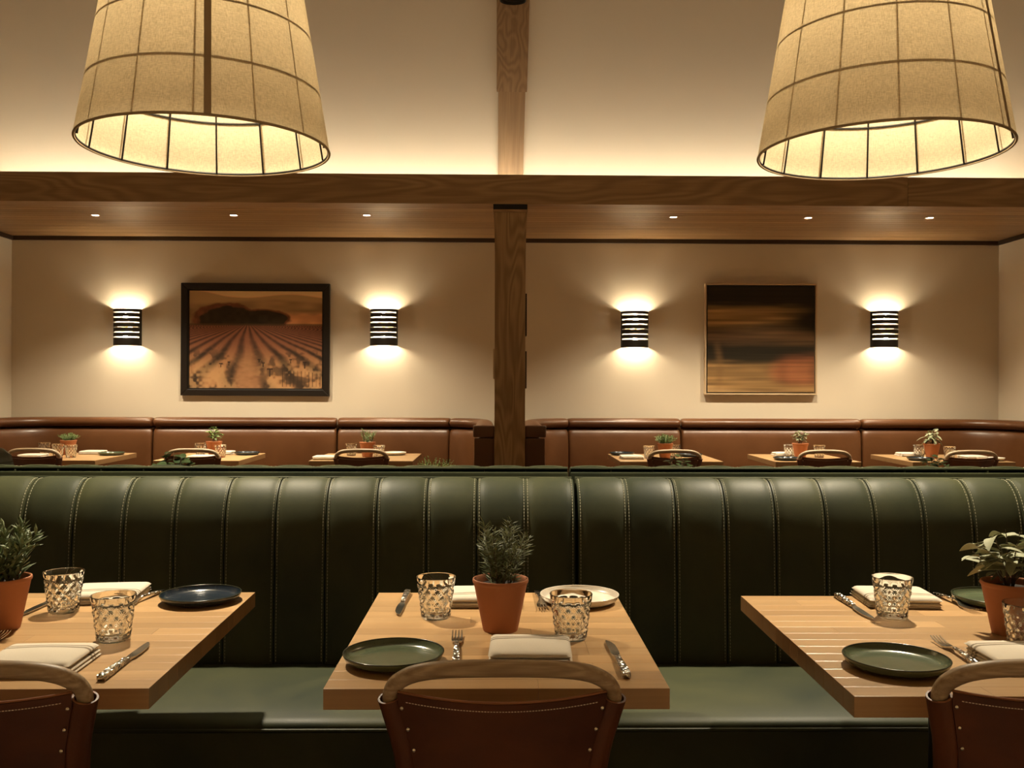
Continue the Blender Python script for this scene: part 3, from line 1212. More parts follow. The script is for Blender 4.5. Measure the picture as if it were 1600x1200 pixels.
# ------------------------------------------------------------------ pendants
def pendant_kit():
    R0, HH, sp = .39, .712, .178
    def rad(z):
        return R0 - z * .168
    n = 84
    zs = [HH * i / 24 for i in range(25)]
    sh = MB()
    sh.lathe([(rad(z), z) for z in zs], n)
    shade = sh.mesh('lamp_shade', 'shade', smooth=3.2)
    kit = [('lamp_shade', shade, None)]
    for z, r_ in ((0, .0042), (HH, .004)):
        ring = MB().lathe([(rad(z) - .002 + r_ * math.cos(a), z + r_ * math.sin(a)) for a in [2 * PI * i / 8 for i in range(8)]], n, closed=True)
        kit.append(('rim', ring.mesh('rim', 'seam', smooth=3.2), 0))
    for k in range(0, 4):
        z = k * sp + (.004 if k == 0 else 0)
        r_ = .0036
        hoop = MB().lathe([(rad(z) - .0050 + r_ * math.cos(a), z + r_ * math.sin(a)) for a in [2 * PI * i / 8 for i in range(8)]], n, closed=True)
        kit.append(('hoop', hoop.mesh('hoop', 'wire', smooth=3.2), None))
    rib = MB().tube([(0, rad(z) - .0118, z) for z in (0.002, HH / 2, HH - .004)], .0032, 6).mesh('rib', 'wire', smooth=3.2)
    for k in range(14):
        th = -.21 + k * 2 * PI / 14
        kit.append(('rib', rib, None, None, None, (0, 0, -th)))
    # overlapping seam tape on the outside
    P = []
    for z in zs:
        r_ = rad(z) + .0012
        P.append([(r_ * math.sin(a), -r_ * math.cos(a), z) for a in [(-.026 + .052 * i / 4) * .39 / r_ for i in range(5)]])
    seam = MB().thick(P, .0008).mesh('seam_tape', 'seam', smooth=SM)
    kit.append(('seam_tape', seam, None, None, None, (0, 0, .31)))
    # spider, rod, socket, bulb, canopy
    sp_ = MB()
    for k in range(3):
        a = 2 * PI * k / 3 + .4
        sp_.tube([(0, 0, HH - .01), ((rad(HH) - .006) * math.cos(a), (rad(HH) - .006) * math.sin(a), HH - .006)], .004, 6)
    kit.append(('spider', sp_.mesh('spider', 'wire', smooth=SM), None))
    kit.append(('rod', MB().tube([(0, 0, .48), (0, 0, ZC - 2.047 - .012)], .007, 10).mesh('rod', 'wire', smooth=SM), None))
    kit.append(('canopy', MB().lathe([(0, ZC - 2.047 - .03), (.05, ZC - 2.047 - .03), (.065, ZC - 2.047 - .0005), (0, ZC - 2.047 - .0005)], 24).mesh('canopy', 'wire', smooth=SM), None))
    kit.append(('socket', MB().lathe([(0, .415), (.02, .415), (.024, .44), (.02, .51), (0, .51)], 16).mesh('socket', 'wire', smooth=SM), None))
    kit.append(('bulb', MB().sphere((0, 0, .38), .036, 14, 8).mesh('bulb', 'pendant_bulb', smooth=3.2), None))
    return kit


PK = pendant_kit()
for (x, rz, lb) in ((-.94, 0, 'large linen drum pendant lamp with its seam facing the tables, vineyard-picture side'),
                    (1.244, .42, 'large linen drum pendant lamp hanging on the abstract-painting side')):
    o = inst(PK, 'pendant_lamp', (x, 3.0, 2.047), rz, lb, 'pendant lamp', 'linen pendant lamps')
    spot('pendant_beam', (0, 0, .336), L_BEAM, 106, 0.6, 0.035, o)
# the next row of the same lamps on the camera's side of the aisle, at the pitch of the row in view
PKO = [((e[0] + '_offscreen' if e[0] == 'bulb' else e[0]),) + tuple(e[1:]) for e in PK]
for x in (-3.124, -.94, 1.244, 3.428):
    o = inst(PKO, 'pendant_lamp_offscreen', (x, -1.55, 2.047), 1.2, 'large linen drum pendant lamp in the row opposite the banquettes', 'pendant lamp', 'linen pendant lamps opposite')
    spot('pendant_beam_offscreen', (0, 0, .336), L_BEAM, 106, 0.6, 0.035, o)

# ------------------------------------------------------------------ tables
TZ = .75


def table(name, xc, y0, wd, dp, label, rz=0.0, staves=True, group=None, seed=0):
    o = link(name, None, None, (xc, y0 + dp / 2, 0), (0, 0, rz))
    tag(o, label, 'table', group)
    rnd = random.Random(seed)
    th = .037
    if staves:
        n = 15
        sw = dp / n
        cache = {}
        for i in range(n):
            cut = rnd.choice([None, None, -.3, -.1, .12, .3])
            xs = [-wd / 2, wd / 2] if cut is None else [-wd / 2, cut * wd, wd / 2]
            for a, c in zip(xs[:-1], xs[1:]):
                key = (round(c - a, 4))
                if key not in cache:
                    l_ = c - a
                    cache[key] = MB().box(-l_ / 2 + .00006, l_ / 2 - .00006, -sw / 2 + .00005, sw / 2 - .00005, -th, 0).mesh('stave', 'stave', bevel=.0009, segs=2)
                link('stave', cache[key], o, ((a + c) / 2, -dp / 2 + (i + .5) * sw, TZ))
    else:
        link('table_top', MB().box(-wd / 2, wd / 2, -dp / 2, dp / 2, TZ - th, TZ).mesh('table_top', 'stave', bevel=.003), o)
    link('pedestal', MB().lathe([(.0, .03), (.028, .03), (.028, TZ - th - .012), (0, TZ - th - .012)], 20, .03 if seed == 9 else 0).mesh('pedestal', 'black_iron', smooth=SM), o)
    link('mounting_plate', MB().box(-.15, .15, -.15, .15, TZ - th - .012, TZ - th).mesh('mounting_plate', 'black_iron'), o)
    link('foot', MB().box(-.2, .2, -.035, .035, .0, .03).box(-.035, .035, -.2, .2, 0, .0299).mesh('foot', 'black_iron', bevel=.004), o)
    return o


table('dining_table', -.617 - .305, 1.632, .61, .765, 'maple stave table with the navy plate, by the green banquette', math.radians(1.0), True, None, 3)
table('dining_table', 0.0, 1.632, .61, .765, 'maple stave table with the rosemary pot, by the green banquette', 0, True, None, 5)
table('dining_table', .618 + .305, 1.585, .61, .772, 'maple stave table with the sage pot, by the green banquette', math.radians(-.5), True, None, 9)
FT = [(-3.255, .744, 'farthest from the column, vineyard-picture side'), (-2.165, .615, 'in the middle, vineyard-picture side'), (-.985, .748, 'nearest the column, vineyard-picture side'),
      (1.26, .75, 'nearest the column, abstract-painting side'), (2.325, .625, 'in the middle, abstract-painting side'), (3.39, .755, 'farthest from the column, abstract-painting side')]
for (x, wd, ds) in FT:
    table('dining_table', x, 6.69, wd, .765, 'maple table at the brown bench ' + ds, 0, False, 'tables along the brown benches')
MT = [(-1.40, 'dark broad-leaved herb'), (-.27, 'fine thyme'), (.79, 'small dark-leaved herb'), (1.92, 'short dark herb')]
for (x, ds) in MT:
    table('dining_table', x, 3.70, .61, .765, 'maple table behind the green banquettes holding the ' + ds, 0, False, 'tables behind the green banquettes')

# ------------------------------------------------------------------ chairs
def chair_kit():
    kit = []
    # local: faces +Y, hoop near y = -.20
    def post(z):      # y of the reclined back at height z
        return -.115 - (z - .45) * .24
    hp = [(-.150, .46), (-.149, .54), (-.152, .62), (-.160, .69), (-.172, .74), (-.181, .775), (-.176, .795), (-.162, .809), (-.138, .8205), (-.10, .8275), (-.05, .8305)]
    pts = hp + [(0, .8312)] + [(-x, z) for (x, z) in hp[::-1]]
    ctrl = [(x, z) for (x, z) in pts]
    sm = smooth_prof(ctrl, 3)

    def yb(x, z):
        f = 1 - min(1, abs(x) / .18) ** 2
        return post(z) - .012 * f * max(0, min(1, (z - .77) / .05))
    path = [(x, yb(x, z), z) for (x, z) in sm]
    rr = [.0125 + .0015 * min(1, max(0, (z - .74) / .08)) for (x, z) in sm]
    kit.append(('back_hoop', MB().tube(path, rr, 14).mesh('back_hoop', 'ash', smooth=1.2), None))
    # leather sleeves round the posts
    left = [(x, z) for (x, z) in smooth_prof(hp[:6], 3) if .5 <= z <= .7755]
    left = [q for q in left] + [(-.1815, .778)]
    for sgn in (-1, 1):
        sl = [(x * -sgn, post(z), z) for (x, z) in left]
        me = MB().hollow(sl, .0202, .0172, 20).mesh('sleeve', 'saddle', smooth=1.0)
        kit.append(('sleeve', me, None))
        top = sl[-1]
        prev = sl[-3]
        tv = (Vector(top) - Vector(prev)).normalized()
        rim = MB().hollow([Vector(top) - tv * .0002, Vector(top) + tv * .0006], .0205, .0169, 20).mesh('cut_edge', 'saddle_edge', smooth=SM)
        kit.append(('cut_edge', rim, len(kit) - 1))
    # back panel
    nu, nv = 30, 12
    def postx(z):
        for i in range(len(hp) - 1):
            if hp[i][1] <= z <= hp[i + 1][1]:
                t_ = (z - hp[i][1]) / (hp[i + 1][1] - hp[i][1])
                return abs(hp[i][0] + (hp[i + 1][0] - hp[i][0]) * t_)
        return abs(hp[5][0])
    def panel_pt(s_, q):
        zt = .7905 - .012 * (1 - (2 * s_ - 1) ** 2)
        zb = .50
        z = zb + (zt - zb) * q
        hw = postx(min(z, .775)) - .0135
        x = (2 * s_ - 1) * hw
        f = 1 - (2 * s_ - 1) ** 2
        y = post(z) - .0185 * (1 - .1 * f) - .026 * f * (0.4 + .6 * q)
        return (x, y + .004, z)
    P = [[panel_pt(i / nu, j / nv) for j in range(nv + 1)] for i in range(nu + 1)]
    kit.append(('back_panel', MB().thick(P, .0032).mesh('back_panel', 'saddle', smooth=SM), None))
    ip = len(kit) - 1
    # cut edge strip along the top, and the stitch line
    tp = [panel_pt(i / nu, 1.0) for i in range(nu + 1)]
    kit.append(('cut_edge', MB().tube([(x, y + .0016, z + .0008) for (x, y, z) in tp], .0026, 8).mesh('cut_edge', 'saddle_edge', smooth=SM), ip))
    sb = MB()
    for k in range(64):
        s0 = .04 + .92 * k / 64
        a, c = panel_pt(s0, .955), panel_pt(s0 + .0095, .955)
        sb.tube([(a[0], a[1] - .0036, a[2]), (c[0], c[1] - .0036, c[2])], .0008, 4)
    kit.append(('stitching', sb.mesh('stitching', 'thread_white', recalc=False), ip))
    rv = MB().sphere((0, 0, 0), .0036, 10, 6, 1, .6, 1).mesh('rivet', 'brass', smooth=3.2)
    for sgn in (-1, 1):
        for z in (.765, .728, .691, .652, .612, .572):
            x = postx(z) - .0175
            kit.append(('rivet', rv, None, (sgn * x, post(z) - .0206, z)))
    # seat sling, frame, legs
    P = [[(-.19 + .38 * i / 8, -.12 + .31 * j / 8, .452 - .012 * (1 - ((i - 4) / 4) ** 2)) for j in range(9)] for i in range(9)]
    kit.append(('seat', MB().thick(P, .004).mesh('seat', 'saddle', smooth=SM), None))
    for sgn in (-1, 1):
        kit.append(('seat_rail', MB().tube([(sgn * .155, -.125, .44), (sgn * .196, .19, .44)], .011, 10).mesh('seat_rail', 'ash_z', smooth=SM), None))
        kit.append(('leg', MB().tube([(sgn * .150, post(.46), .462), (sgn * .165, -.16, .2), (sgn * .18, -.20, 0)], [.0125, .012, .010], 10).mesh('leg', 'ash_z', smooth=SM), None))
        kit.append(('leg', MB().tube([(sgn * .197, .187, .452), (sgn * .2, .195, 0)], [.0125, .010], 10).mesh('leg', 'ash_z', smooth=SM), None))
    kit.append(('stretcher', MB().tube([(-.198, .188, .43), (.198, .188, .43)], .010, 10).mesh('stretcher', 'ash_z', smooth=SM), None))
    return kit


CK = chair_kit()
YCH = 1.49 + .21
CHX = [(-.845, 0, 'table with the navy plate'), (.0085, 0, 'table with the rosemary pot'), (.904, 0, 'table with the sage pot')]
for (x, rz, ds) in CHX:
    inst(CK, 'dining_chair', (x, YCH, 0), rz, 'saddle leather chair with bent wood rail at the ' + ds, 'chair', 'saddle leather chairs at the near tables')
for (px, (tx, wd, ds)) in zip((57, 303, 565, 1056, 1292.6, 1525), FT):
    inst(CK, 'dining_chair', ((px - 778) / 1450 * 6.6, 6.60 + .21, 0), 0, 'leather chair with bent wood rail at the bench table ' + ds, 'chair', 'leather chairs along the brown benches')

# ------------------------------------------------------------------ tableware
def glass_kit():
    H, RT, RB = .095, .0455, .0330
    rows, cols = 5, 11
    def router(z):
        return RB + (RT - RB) * (z / H) ** .85
    def fn(r, z, a):
        t_ = z / H
        env = max(0, min(1, (t_ - .09) / .07)) * max(0, min(1, (.84 - t_) / .06))
        if env <= 0:
            return r
        q = (t_ - .12) * rows / .72
        rowi = math.floor(q)
        best = 9
        for dr in (-1, 0, 1):
            ri = rowi + dr
            ph = .5 * (ri % 2)
            c_ = a / (2 * PI) * cols - ph
            du = (c_ - round(c_)) * 1.0
            dv_ = (q - ri - .5) * .58
            best = min(best, math.hypot(du, dv_))
        d = max(0, 1 - (best / .46) ** 2)
        return r - env * .0046 * d
    nz = 46
    outer = [(0, .0008), (RB - .006, .0008), (RB - .002, .0), (RB - .0003, .002)] + [(router(H * (i / nz)), H * (i / nz)) for i in range(2, nz)] + [(RT, H - .0012), (RT - .0008, H)]
    inner = [(RT - .0022, H - .0002), (RT - .003, H - .002)]
    for i in range(1, 14):
        z = H - .004 - (H - .018) * i / 13
        inner.append((router(z) - .0062, z))
    inner += [(RB - .010, .0125), (0, .0120)]
    bb = MB().lathe(outer + inner, 110, fn=lambda r, z, a: fn(r, z, a) if r > router(z) - .0015 and z > .004 else r)
    return [('glass', bb.mesh('glass', 'glass', smooth=1.0), None)]


GK = glass_kit()


def plate_kit(glaze, rimm):
    R_ = .096
    top = [(0, .0068), (.066, .0068), (.080, .0076), (.0872, .0102), (.0915, .0148), (.0940, .0195), (.0955, .0213), (.097, .0205)]
    bot = [(.0966, .018), (.0925, .010), (.083, .0045), (.072, .002)]
    me = MB().lathe(top + bot + [(0, .002)], 72).mesh('plate', glaze, smooth=1.0)
    ft = MB().lathe([(.066, 0), (.070, 0), (.071, .0024), (.065, .0024)], 48, closed=True).mesh('foot_ring', 'plate_foot', smooth=SM)
    rim = MB().lathe([(.0958 + .0016 * math.cos(a), .0208 + .0012 * math.sin(a)) for a in [2 * PI * i / 8 for i in range(8)]], 72, closed=True).mesh('rim', rimm, smooth=3.2)
    return [('dish', me, None), ('foot_ring', ft, None), ('rim', rim, None)]


PG, PN, PW = plate_kit('plate_green', 'rim_dark'), plate_kit('plate_navy', 'rim_dark'), plate_kit('plate_white', 'plate_white')


def knife_kit():
    h = MB()
    ys = [-.122, -.12, -.10, -.06, -.02, .0]
    h.ribbon([(0, y, .0062) for y in ys], [.013, .016, .0165, .015, .0125, .0115], [.009, .0115, .0115, .0105, .009, .008])
    me1 = h.mesh('handle', 'hammered', bevel=.0022, segs=2, smooth=SM)
    bl = MB()
    ys = [0.0, .012, .02, .05, .085, .105, .115, .119]
    bl.ribbon([(dx, y, .0048) for dx, y in zip((0, 0, .0005, .001, .0005, -.0015, -.0035, -.0045), ys)], [.010, .012, .0165, .018, .0165, .0115, .006, .002], [.006, .004, .0022, .0018, .0016, .0014, .0012, .001])
    me2 = bl.mesh('blade', 'steel', smooth=.5)
    return [('handle', me1, None), ('blade', me2, None)]


def fork_kit():
    h = MB()
    h.ribbon([(0, -.105, .004), (0, -.102, .0042), (0, -.06, .0078), (0, -.02, .0105), (0, .005, .0102)], [.011, .0145, .013, .0095, .0078], [.004, .0052, .0052, .0048, .0042])
    me1 = h.mesh('handle', 'hammered', bevel=.0012, segs=2, smooth=SM)
    t_ = MB()
    t_.ribbon([(0, .005, .0102), (0, .016, .0088), (0, .026, .0062), (0, .036, .0046), (0, .046, .0042)], [.0078, .0085, .015, .0215, .0232], [.0042, .0034, .0026, .0022, .002])
    for k in range(4):
        x = -.0098 + k * .00653
        t_.ribbon([(x, .0455, .0042), (x, .065, .0046), (x, .085, .0072), (x * .97, .098, .0105)], [.0036, .0034, .003, .0016], .0018)
    me2 = t_.mesh('tines', 'steel', smooth=.5)
    return [('handle', me1, None), ('tines', me2, None)]


KK, FK = knife_kit(), fork_kit()


def slab(bb, x0, x1, y0, y1, z0, z1, rnd, nx=18, ny=14, puff_=.0, fold=None):
    """soft-edged folded cloth layer"""
    hz = (z1 - z0) / 2
    zc = (z0 + z1) / 2
    xs = [x0 + (x1 - x0) * (.5 - .5 * math.cos(PI * i / nx)) for i in range(nx + 1)]
    ys_ = [y0 + (y1 - y0) * (.5 - .5 * math.cos(PI * j / ny)) for j in range(ny + 1)]
    def h(x, y):
        rc = .012
        ax, ay = min(x - x0, x1 - x), min(y - y0, y1 - y)
        d = min(ax, ay) if (ax > rc or ay > rc) else rc - math.hypot(rc - ax, rc - ay)
        k = min(1, max(0, d) / (hz * (1.3 if puff_ == 0 else 2.0)))
        return hz * math.sqrt(max(0, 1 - (1 - k) ** 2))
    T = [[(x, y, zc + h(x, y) + puff_ * math.sin(PI * (x - x0) / (x1 - x0)) * math.sin(PI * (y - y0) / (y1 - y0))) for y in ys_] for x in xs]
    Bm = [[(x, y, max(z0, zc - h(x, y))) for y in ys_] for x in xs]
    bb.grid(T)
    o = len(bb.v)
    bb.grid([r[::-1] for r in Bm])


def napkin_kit(seed, w_=.168, d_=.15):
    r = random.Random(seed)
    bb = MB()
    z = 0.0003
    th = [.006, .007, .013]
    for k, t_ in enumerate(th):
        e = .003
        slab(bb, -w_ / 2 + r.uniform(-e, e), w_ / 2 + r.uniform(-e, e), -d_ / 2 + r.uniform(-e, e) + (.004 if k == 2 else 0), d_ / 2 + r.uniform(-e, e), z, z + t_, r, puff_=.004 if k == 2 else 0.0)
        z += t_ - .0002
    # hem folded inside, showing along the front edge
    bb.tube([(-w_ / 2 + .01 + i * (w_ - .02) / 12, -d_ / 2 + .0015, .0128 + .0006 * math.sin(i * 1.7)) for i in range(13)], .0024, 8)
    return [('cloth', bb.mesh('napkin', 'linen_white', smooth=1.0, recalc=True), None)]


NK = [napkin_kit(1), napkin_kit(2, .172, .155), napkin_kit(3, .160, .15)]


# ------------------------------------------------------------------ plants
def pot_parts():
    H = .113
    prof = [(0, .001), (.034, .001), (.0375, .0), (.0388, .004), (.0582, .101), (.0588, .1035), (.0606, .1045), (.0614, .108), (.0606, .1122), (.0585, .113), (.0562, .1115), (.055, .104), (.0545, .098)]
    inner = [(.040, .02), (0, .02)]
    pot = MB().lathe(prof + inner, 48).mesh('pot', 'terracotta', smooth=.9)
    rr = random.Random(4)
    P = [(0, .0965)] + [(.0536 * i / 8, .0965 + rr.uniform(-.0015, .003)) for i in range(1, 8)] + [(.0542, .094)]
    soil = MB().lathe(P, 28).mesh('soil', 'soil', smooth=3.2)
    return pot, soil


POT, SOIL = pot_parts()


def needle(bb, base, d, ln, wd, bend=0.0):
    d = Vector(d).normalized()
    side = d.cross(Vector((0, 0, 1)))
    side = side.normalized() if side.length > .01 else Vector((1, 0, 0))
    up = side.cross(d)
    p0 = Vector(base)
    p1 = p0 + d * ln * .55 + up * bend * .4 * ln
    p2 = p0 + d * ln + up * bend * ln
    o = len(bb.v)
    for p_, w_ in ((p0, wd * .45), (p1, wd)):
        bb.v += [tuple(p_ + side * w_ / 2), tuple(p_ - side * w_ / 2), tuple(p_ + up * w_ * .45)]
    bb.v.append(tuple(p2))
    for k in range(3):
        j = (k + 1) % 3
        bb.f.append((o + k, o + j, o + 3 + j, o + 3 + k))
        bb.f.append((o + 3 + k, o + 3 + j, o + 6))


def leaf_mesh(name, ln, wd, droop, mat, nu=8, nv=3, cup=.18):
    P = []
    for i in range(nu + 1):
        t_ = i / nu
        w_ = wd * (math.sin(PI * min(.999, t_ ** .8)) ** .75) * .5 + .0003
        if t_ < .14:
            w_ = min(w_, .0012 + wd * .12 * t_ / .14)
        row = []
        for j in range(-nv, nv + 1):
            q = j / nv
            row.append((q * w_, ln * t_ * (1 - .12 * droop * t_), abs(q) * w_ * cup - droop * ln * t_ * t_ * .55))
        P.append(row)
    return MB().thick(P, .0007).mesh(name, mat, smooth=1.2)


def herb_stems(seed, n, hgt, spread, r0=.034, curl=.6):
    r = random.Random(seed)
    out = []
    for k in range(n):
        a = 2 * PI * k / n * 1.618 * 2 + r.uniform(-.4, .4)
        lean = spread * math.sqrt((k + .5) / n) * r.uniform(.75, 1.1)
        h = hgt * (1 - .38 * (lean / max(spread, 1e-6)) ** 2) * r.uniform(.82, 1.0)
        b0 = (r0 * r.random() * math.cos(a), r0 * r.random() * math.sin(a), .097)
        pts = []
        for i in range(8):
            t_ = i / 7
            f = t_ ** (1 + curl * .4)
            pts.append(Vector((b0[0] + math.cos(a) * lean * f + r.uniform(-.002, .002), b0[1] + math.sin(a) * lean * f + r.uniform(-.002, .002), b0[2] + h * t_ ** .9)))
        out.append(pts)
    return out


def needle_plant(seed, n, hgt, spread, nl, ln, wd, mat, up=.55, bend=.15, start=.12):
    r = random.Random(seed)
    fol, stm = MB(), MB()
    for pts in herb_stems(seed, n, hgt, spread):
        stm.tube(pts, [.0014 - .0009 * i / 7 for i in range(8)], 5)
        for k in range(nl):
            t_ = start + (1 - start) * (k + r.random()) / nl
            f = t_ * 7
            i = min(6, int(f))
            p = pts[i].lerp(pts[i + 1], f - i)
            tg = (pts[i + 1] - pts[i]).normalized()
            a = r.uniform(0, 2 * PI)
            s1 = tg.orthogonal().normalized()
            s2 = tg.cross(s1)
            rad_ = s1 * math.cos(a) + s2 * math.sin(a)
            u_ = up * r.uniform(.6, 1.3) + .8 * max(0, t_ - .8)
            needle(fol, p, rad_ + tg * u_, ln * r.uniform(.7, 1.1) * (1 - .35 * max(0, t_ - .75) / .25), wd, bend * r.uniform(-.2, 1))
    f = fol.mesh('foliage', mat, smooth=None, recalc=False)
    s_ = stm.mesh('stems', 'stem', smooth=SM, recalc=False)
    return [('pot', POT, None), ('soil', SOIL, 0), ('stems', s_, None), ('foliage', f, None, None, 'stuff')]


def leafy_plant(seed, n, hgt, spread, nl, ln, wd, mat, droop=.6, join=True, start=.35):
    r = random.Random(seed)
    stm = MB()
    fol = MB()
    vars_ = [leaf_mesh('leaf', ln * s_, wd * s_, droop * q, mat) for s_, q in ((1, 1), (.8, .6), (1.15, 1.5), (.6, .4))]
    kit = [('pot', POT, None), ('soil', SOIL, 0)]
    leaves = []
    for pts in herb_stems(seed, n, hgt, spread, .016):
        stm.tube(pts, [.0019 - .001 * i / 7 for i in range(8)], 6)
        for k in range(nl):
            t_ = start + (1 - start) * (k + .5) / nl
            f = t_ * 7
            i = min(6, int(f))
            p = pts[i].lerp(pts[i + 1], f - i)
            out = Vector((p.x, p.y, 0))
            a0 = math.atan2(out.y, out.x) + (PI * (k % 2)) * .55 + r.uniform(-1.1, 1.1)
            el = r.uniform(-.15, .75) * (1 if k < nl - 1 else 1.4)
            leaves.append((r.randrange(4), p, (el, r.uniform(-.5, .5), a0 - PI / 2)))
    if join:
        for (vi, p, e) in leaves:
            mt = Matrix.Translation(p) @ Euler((e[0], e[1], e[2])).to_matrix().to_4x4()
            me = vars_[vi]
            fol.add([tuple(mt @ v.co) for v in me.vertices], [tuple(q.vertices) for q in me.polygons])
        kit.append(('stems', stm.mesh('stems', 'stem', smooth=SM, recalc=False), None))
        kit.append(('foliage', fol.mesh('foliage', mat, smooth=1.2, recalc=False), None, None, 'stuff'))
    else:
        kit.append(('stems', stm.mesh('stems', 'stem', smooth=SM, recalc=False), None))
        for (vi, p, e) in leaves:
            kit.append(('leaf', vars_[vi], None, tuple(p), None, e))
    return kit


ROSE = needle_plant(21, 19, .152, .052, 46, .029, .0034, 'leaf_rosemary', up=.55, start=.02)
LAV = needle_plant(22, 18, .145, .050, 30, .036, .0072, 'leaf_lavender', up=1.1, bend=.25, start=.0)
SAGE = leafy_plant(23, 11, .130, .084, 6, .058, .024, 'leaf_sage', .75, join=False)
THYME = needle_plant(24, 46, .075, .062, 26, .010, .0052, 'leaf_green', up=.5)
SAGE_T = leafy_plant(25, 9, .13, .062, 6, .040, .019, 'leaf_green', .7)
ROSE_S = needle_plant(26, 11, .125, .048, 34, .018, .0042, 'leaf_green', up=.6)
GRASS = needle_plant(27, 30, .085, .060, 26, .020, .0042, 'leaf_green', up=.9)
SAGE_F = leafy_plant(28, 10, .12, .055, 6, .040, .018, 'leaf_sage', .7)
SAGE_D = leafy_plant(29, 9, .125, .055, 6, .056, .019, 'leaf_sage', 1.1)
BROAD = leafy_plant(30, 12, .16, .085, 6, .042, .028, 'leaf_dark', .5)
BROAD_S = leafy_plant(31, 7, .16, .045, 6, .034, .016, 'leaf_dark', .5)
THYME_T = needle_plant(32, 44, .135, .085, 26, .010, .0048, 'leaf_green', up=.6)


def potted(kit, name, x, y, label, rz=0.0):
    return inst(kit, name, (x, y, TZ + .0002), rz, label, 'potted plant', 'terracotta herb pots')


def ang(p, q):
    """rotation that points local +Y from p to q"""
    return math.atan2(q[1] - p[1], q[0] - p[0]) - PI / 2


def lay(kit, name, tip, tail, label, cat, group):
    c = ((tip[0] + tail[0]) / 2, (tip[1] + tail[1]) / 2, TZ + .0003)
    return inst(kit, name, c, ang(tail, tip), label, cat, group)


A_, B_, C_ = 'on the table with the navy plate', 'on the table with the rosemary pot', 'on the table with the sage pot'
GG, GN, GP, GKn, GF = 'dimpled water glasses', 'folded striped napkins', 'stoneware plates', 'table knives', 'table forks'


def put(kit, name, x, y, label, cat, group, rz=0.0):
    return inst(kit, name, (x, y, TZ + .0003), rz, label, cat, group)


# table A (navy plate)
potted(LAV, 'potted_lavender', -1.083, 2.043, 'terracotta pot of plump-leaved lavender on the table with the navy plate')
put(GK, 'water_glass', -1.018, 2.195, 'dimpled clear water glass behind, bench side, ' + A_, 'glass', GG, .3)
put(GK, 'water_glass', -.801, 1.95, 'dimpled clear water glass, chair side, ' + A_, 'glass', GG, .1)
put(NK[1], 'napkin', -.972, 2.335, 'folded white linen napkin, bench side, ' + A_, 'napkin', GN, math.radians(186))
lay(FK, 'fork', (-.892, 2.215), (-.864, 2.385), 'steel fork, bench side, ' + A_, 'fork', GF)
lay(KK, 'knife', (-1.093, 2.155), (-1.087, 2.385), 'steel knife, bench side, ' + A_, 'knife', GKn)
put(PN, 'plate', -.731, 2.30, 'navy glazed plate with raised rim on maple table', 'plate', GP)
put(NK[0], 'napkin', -.862, 1.765, 'folded white linen napkin, chair side, ' + A_, 'napkin', GN, math.radians(2))
lay(KK, 'knife', (-.711, 1.915), (-.710, 1.675), 'steel knife with hammered handle, chair side, ' + A_, 'knife', GKn)
lay(FK, 'fork', (-1.043, 1.99), (-1.036, 1.79), 'steel fork, chair side, ' + A_, 'fork', GF)
# table B (rosemary)
potted(ROSE, 'potted_rosemary', .007, 2.029, 'terracotta pot of bushy rosemary on maple table')
put(GK, 'water_glass', -.141, 2.137, 'dimpled clear water glass, bench side, ' + B_, 'glass', GG)
put(GK, 'water_glass', .156, 1.961, 'dimpled clear water glass, chair side, ' + B_, 'glass', GG, .2)
put(PG, 'plate', -.199, 1.79, 'green glazed plate with raised rim ' + B_, 'plate', GP)
put(PW, 'plate', .203, 2.29, 'white glazed plate on maple table with the rosemary pot', 'plate', GP)
lay(FK, 'fork', (-.085, 1.985), (-.079, 1.785), 'steel fork, chair side, ' + B_, 'fork', GF)
lay(KK, 'knife', (.2305, 1.925), (.236, 1.685), 'steel knife with hammered handle, chair side, ' + B_, 'knife', GKn)
put(NK[2], 'napkin', .0665, 1.825, 'folded white linen napkin, chair side, ' + B_, 'napkin', GN, math.radians(-2.0))
put(NK[0], 'napkin', -.035, 2.298, 'folded white linen napkin, bench side, ' + B_, 'napkin', GN, math.radians(180))
lay(KK, 'knife', (-.231, 2.145), (-.229, 2.385), 'steel knife, bench side, ' + B_, 'knife', GKn)
lay(FK, 'fork', (.109, 2.19), (.102, 2.39), 'steel fork, bench side, ' + B_, 'fork', GF)
# table C (sage)
potted(SAGE, 'potted_sage', 1.113, 1.994, 'terracotta pot of broad pale-leaved sage on maple table', 1.1)
put(GK, 'water_glass', .914, 2.134, 'dimpled clear water glass, bench side, ' + C_, 'glass', GG, .15)
put(GK, 'water_glass', 1.075, 1.868, 'dimpled clear water glass, chair side, ' + C_, 'glass', GG)
put(PG, 'plate', .758, 1.752, 'green glazed plate, chair side, ' + C_, 'plate', GP)
put(PG, 'plate', 1.225, 2.27, 'green glazed plate, bench side, partly behind the sage pot', 'plate', GP)
put(NK[1], 'napkin', .99, 2.29, 'folded white linen napkin, bench side, ' + C_, 'napkin', GN, math.radians(176))
lay(KK, 'knife', (.856, 2.105), (.862, 2.345), 'steel knife with hammered handle, bench side, ' + C_, 'knife', GKn)
lay(FK, 'fork', (1.131, 2.17), (1.124, 2.365), 'steel fork, bench side, ' + C_, 'fork', GF)
lay(FK, 'fork', (.921, 1.94), (.912, 1.742), 'steel fork, chair side, ' + C_, 'fork', GF)
put(NK[0], 'napkin', 1.022, 1.775, 'folded white linen napkin, chair side, ' + C_, 'napkin', GN, math.radians(-1))

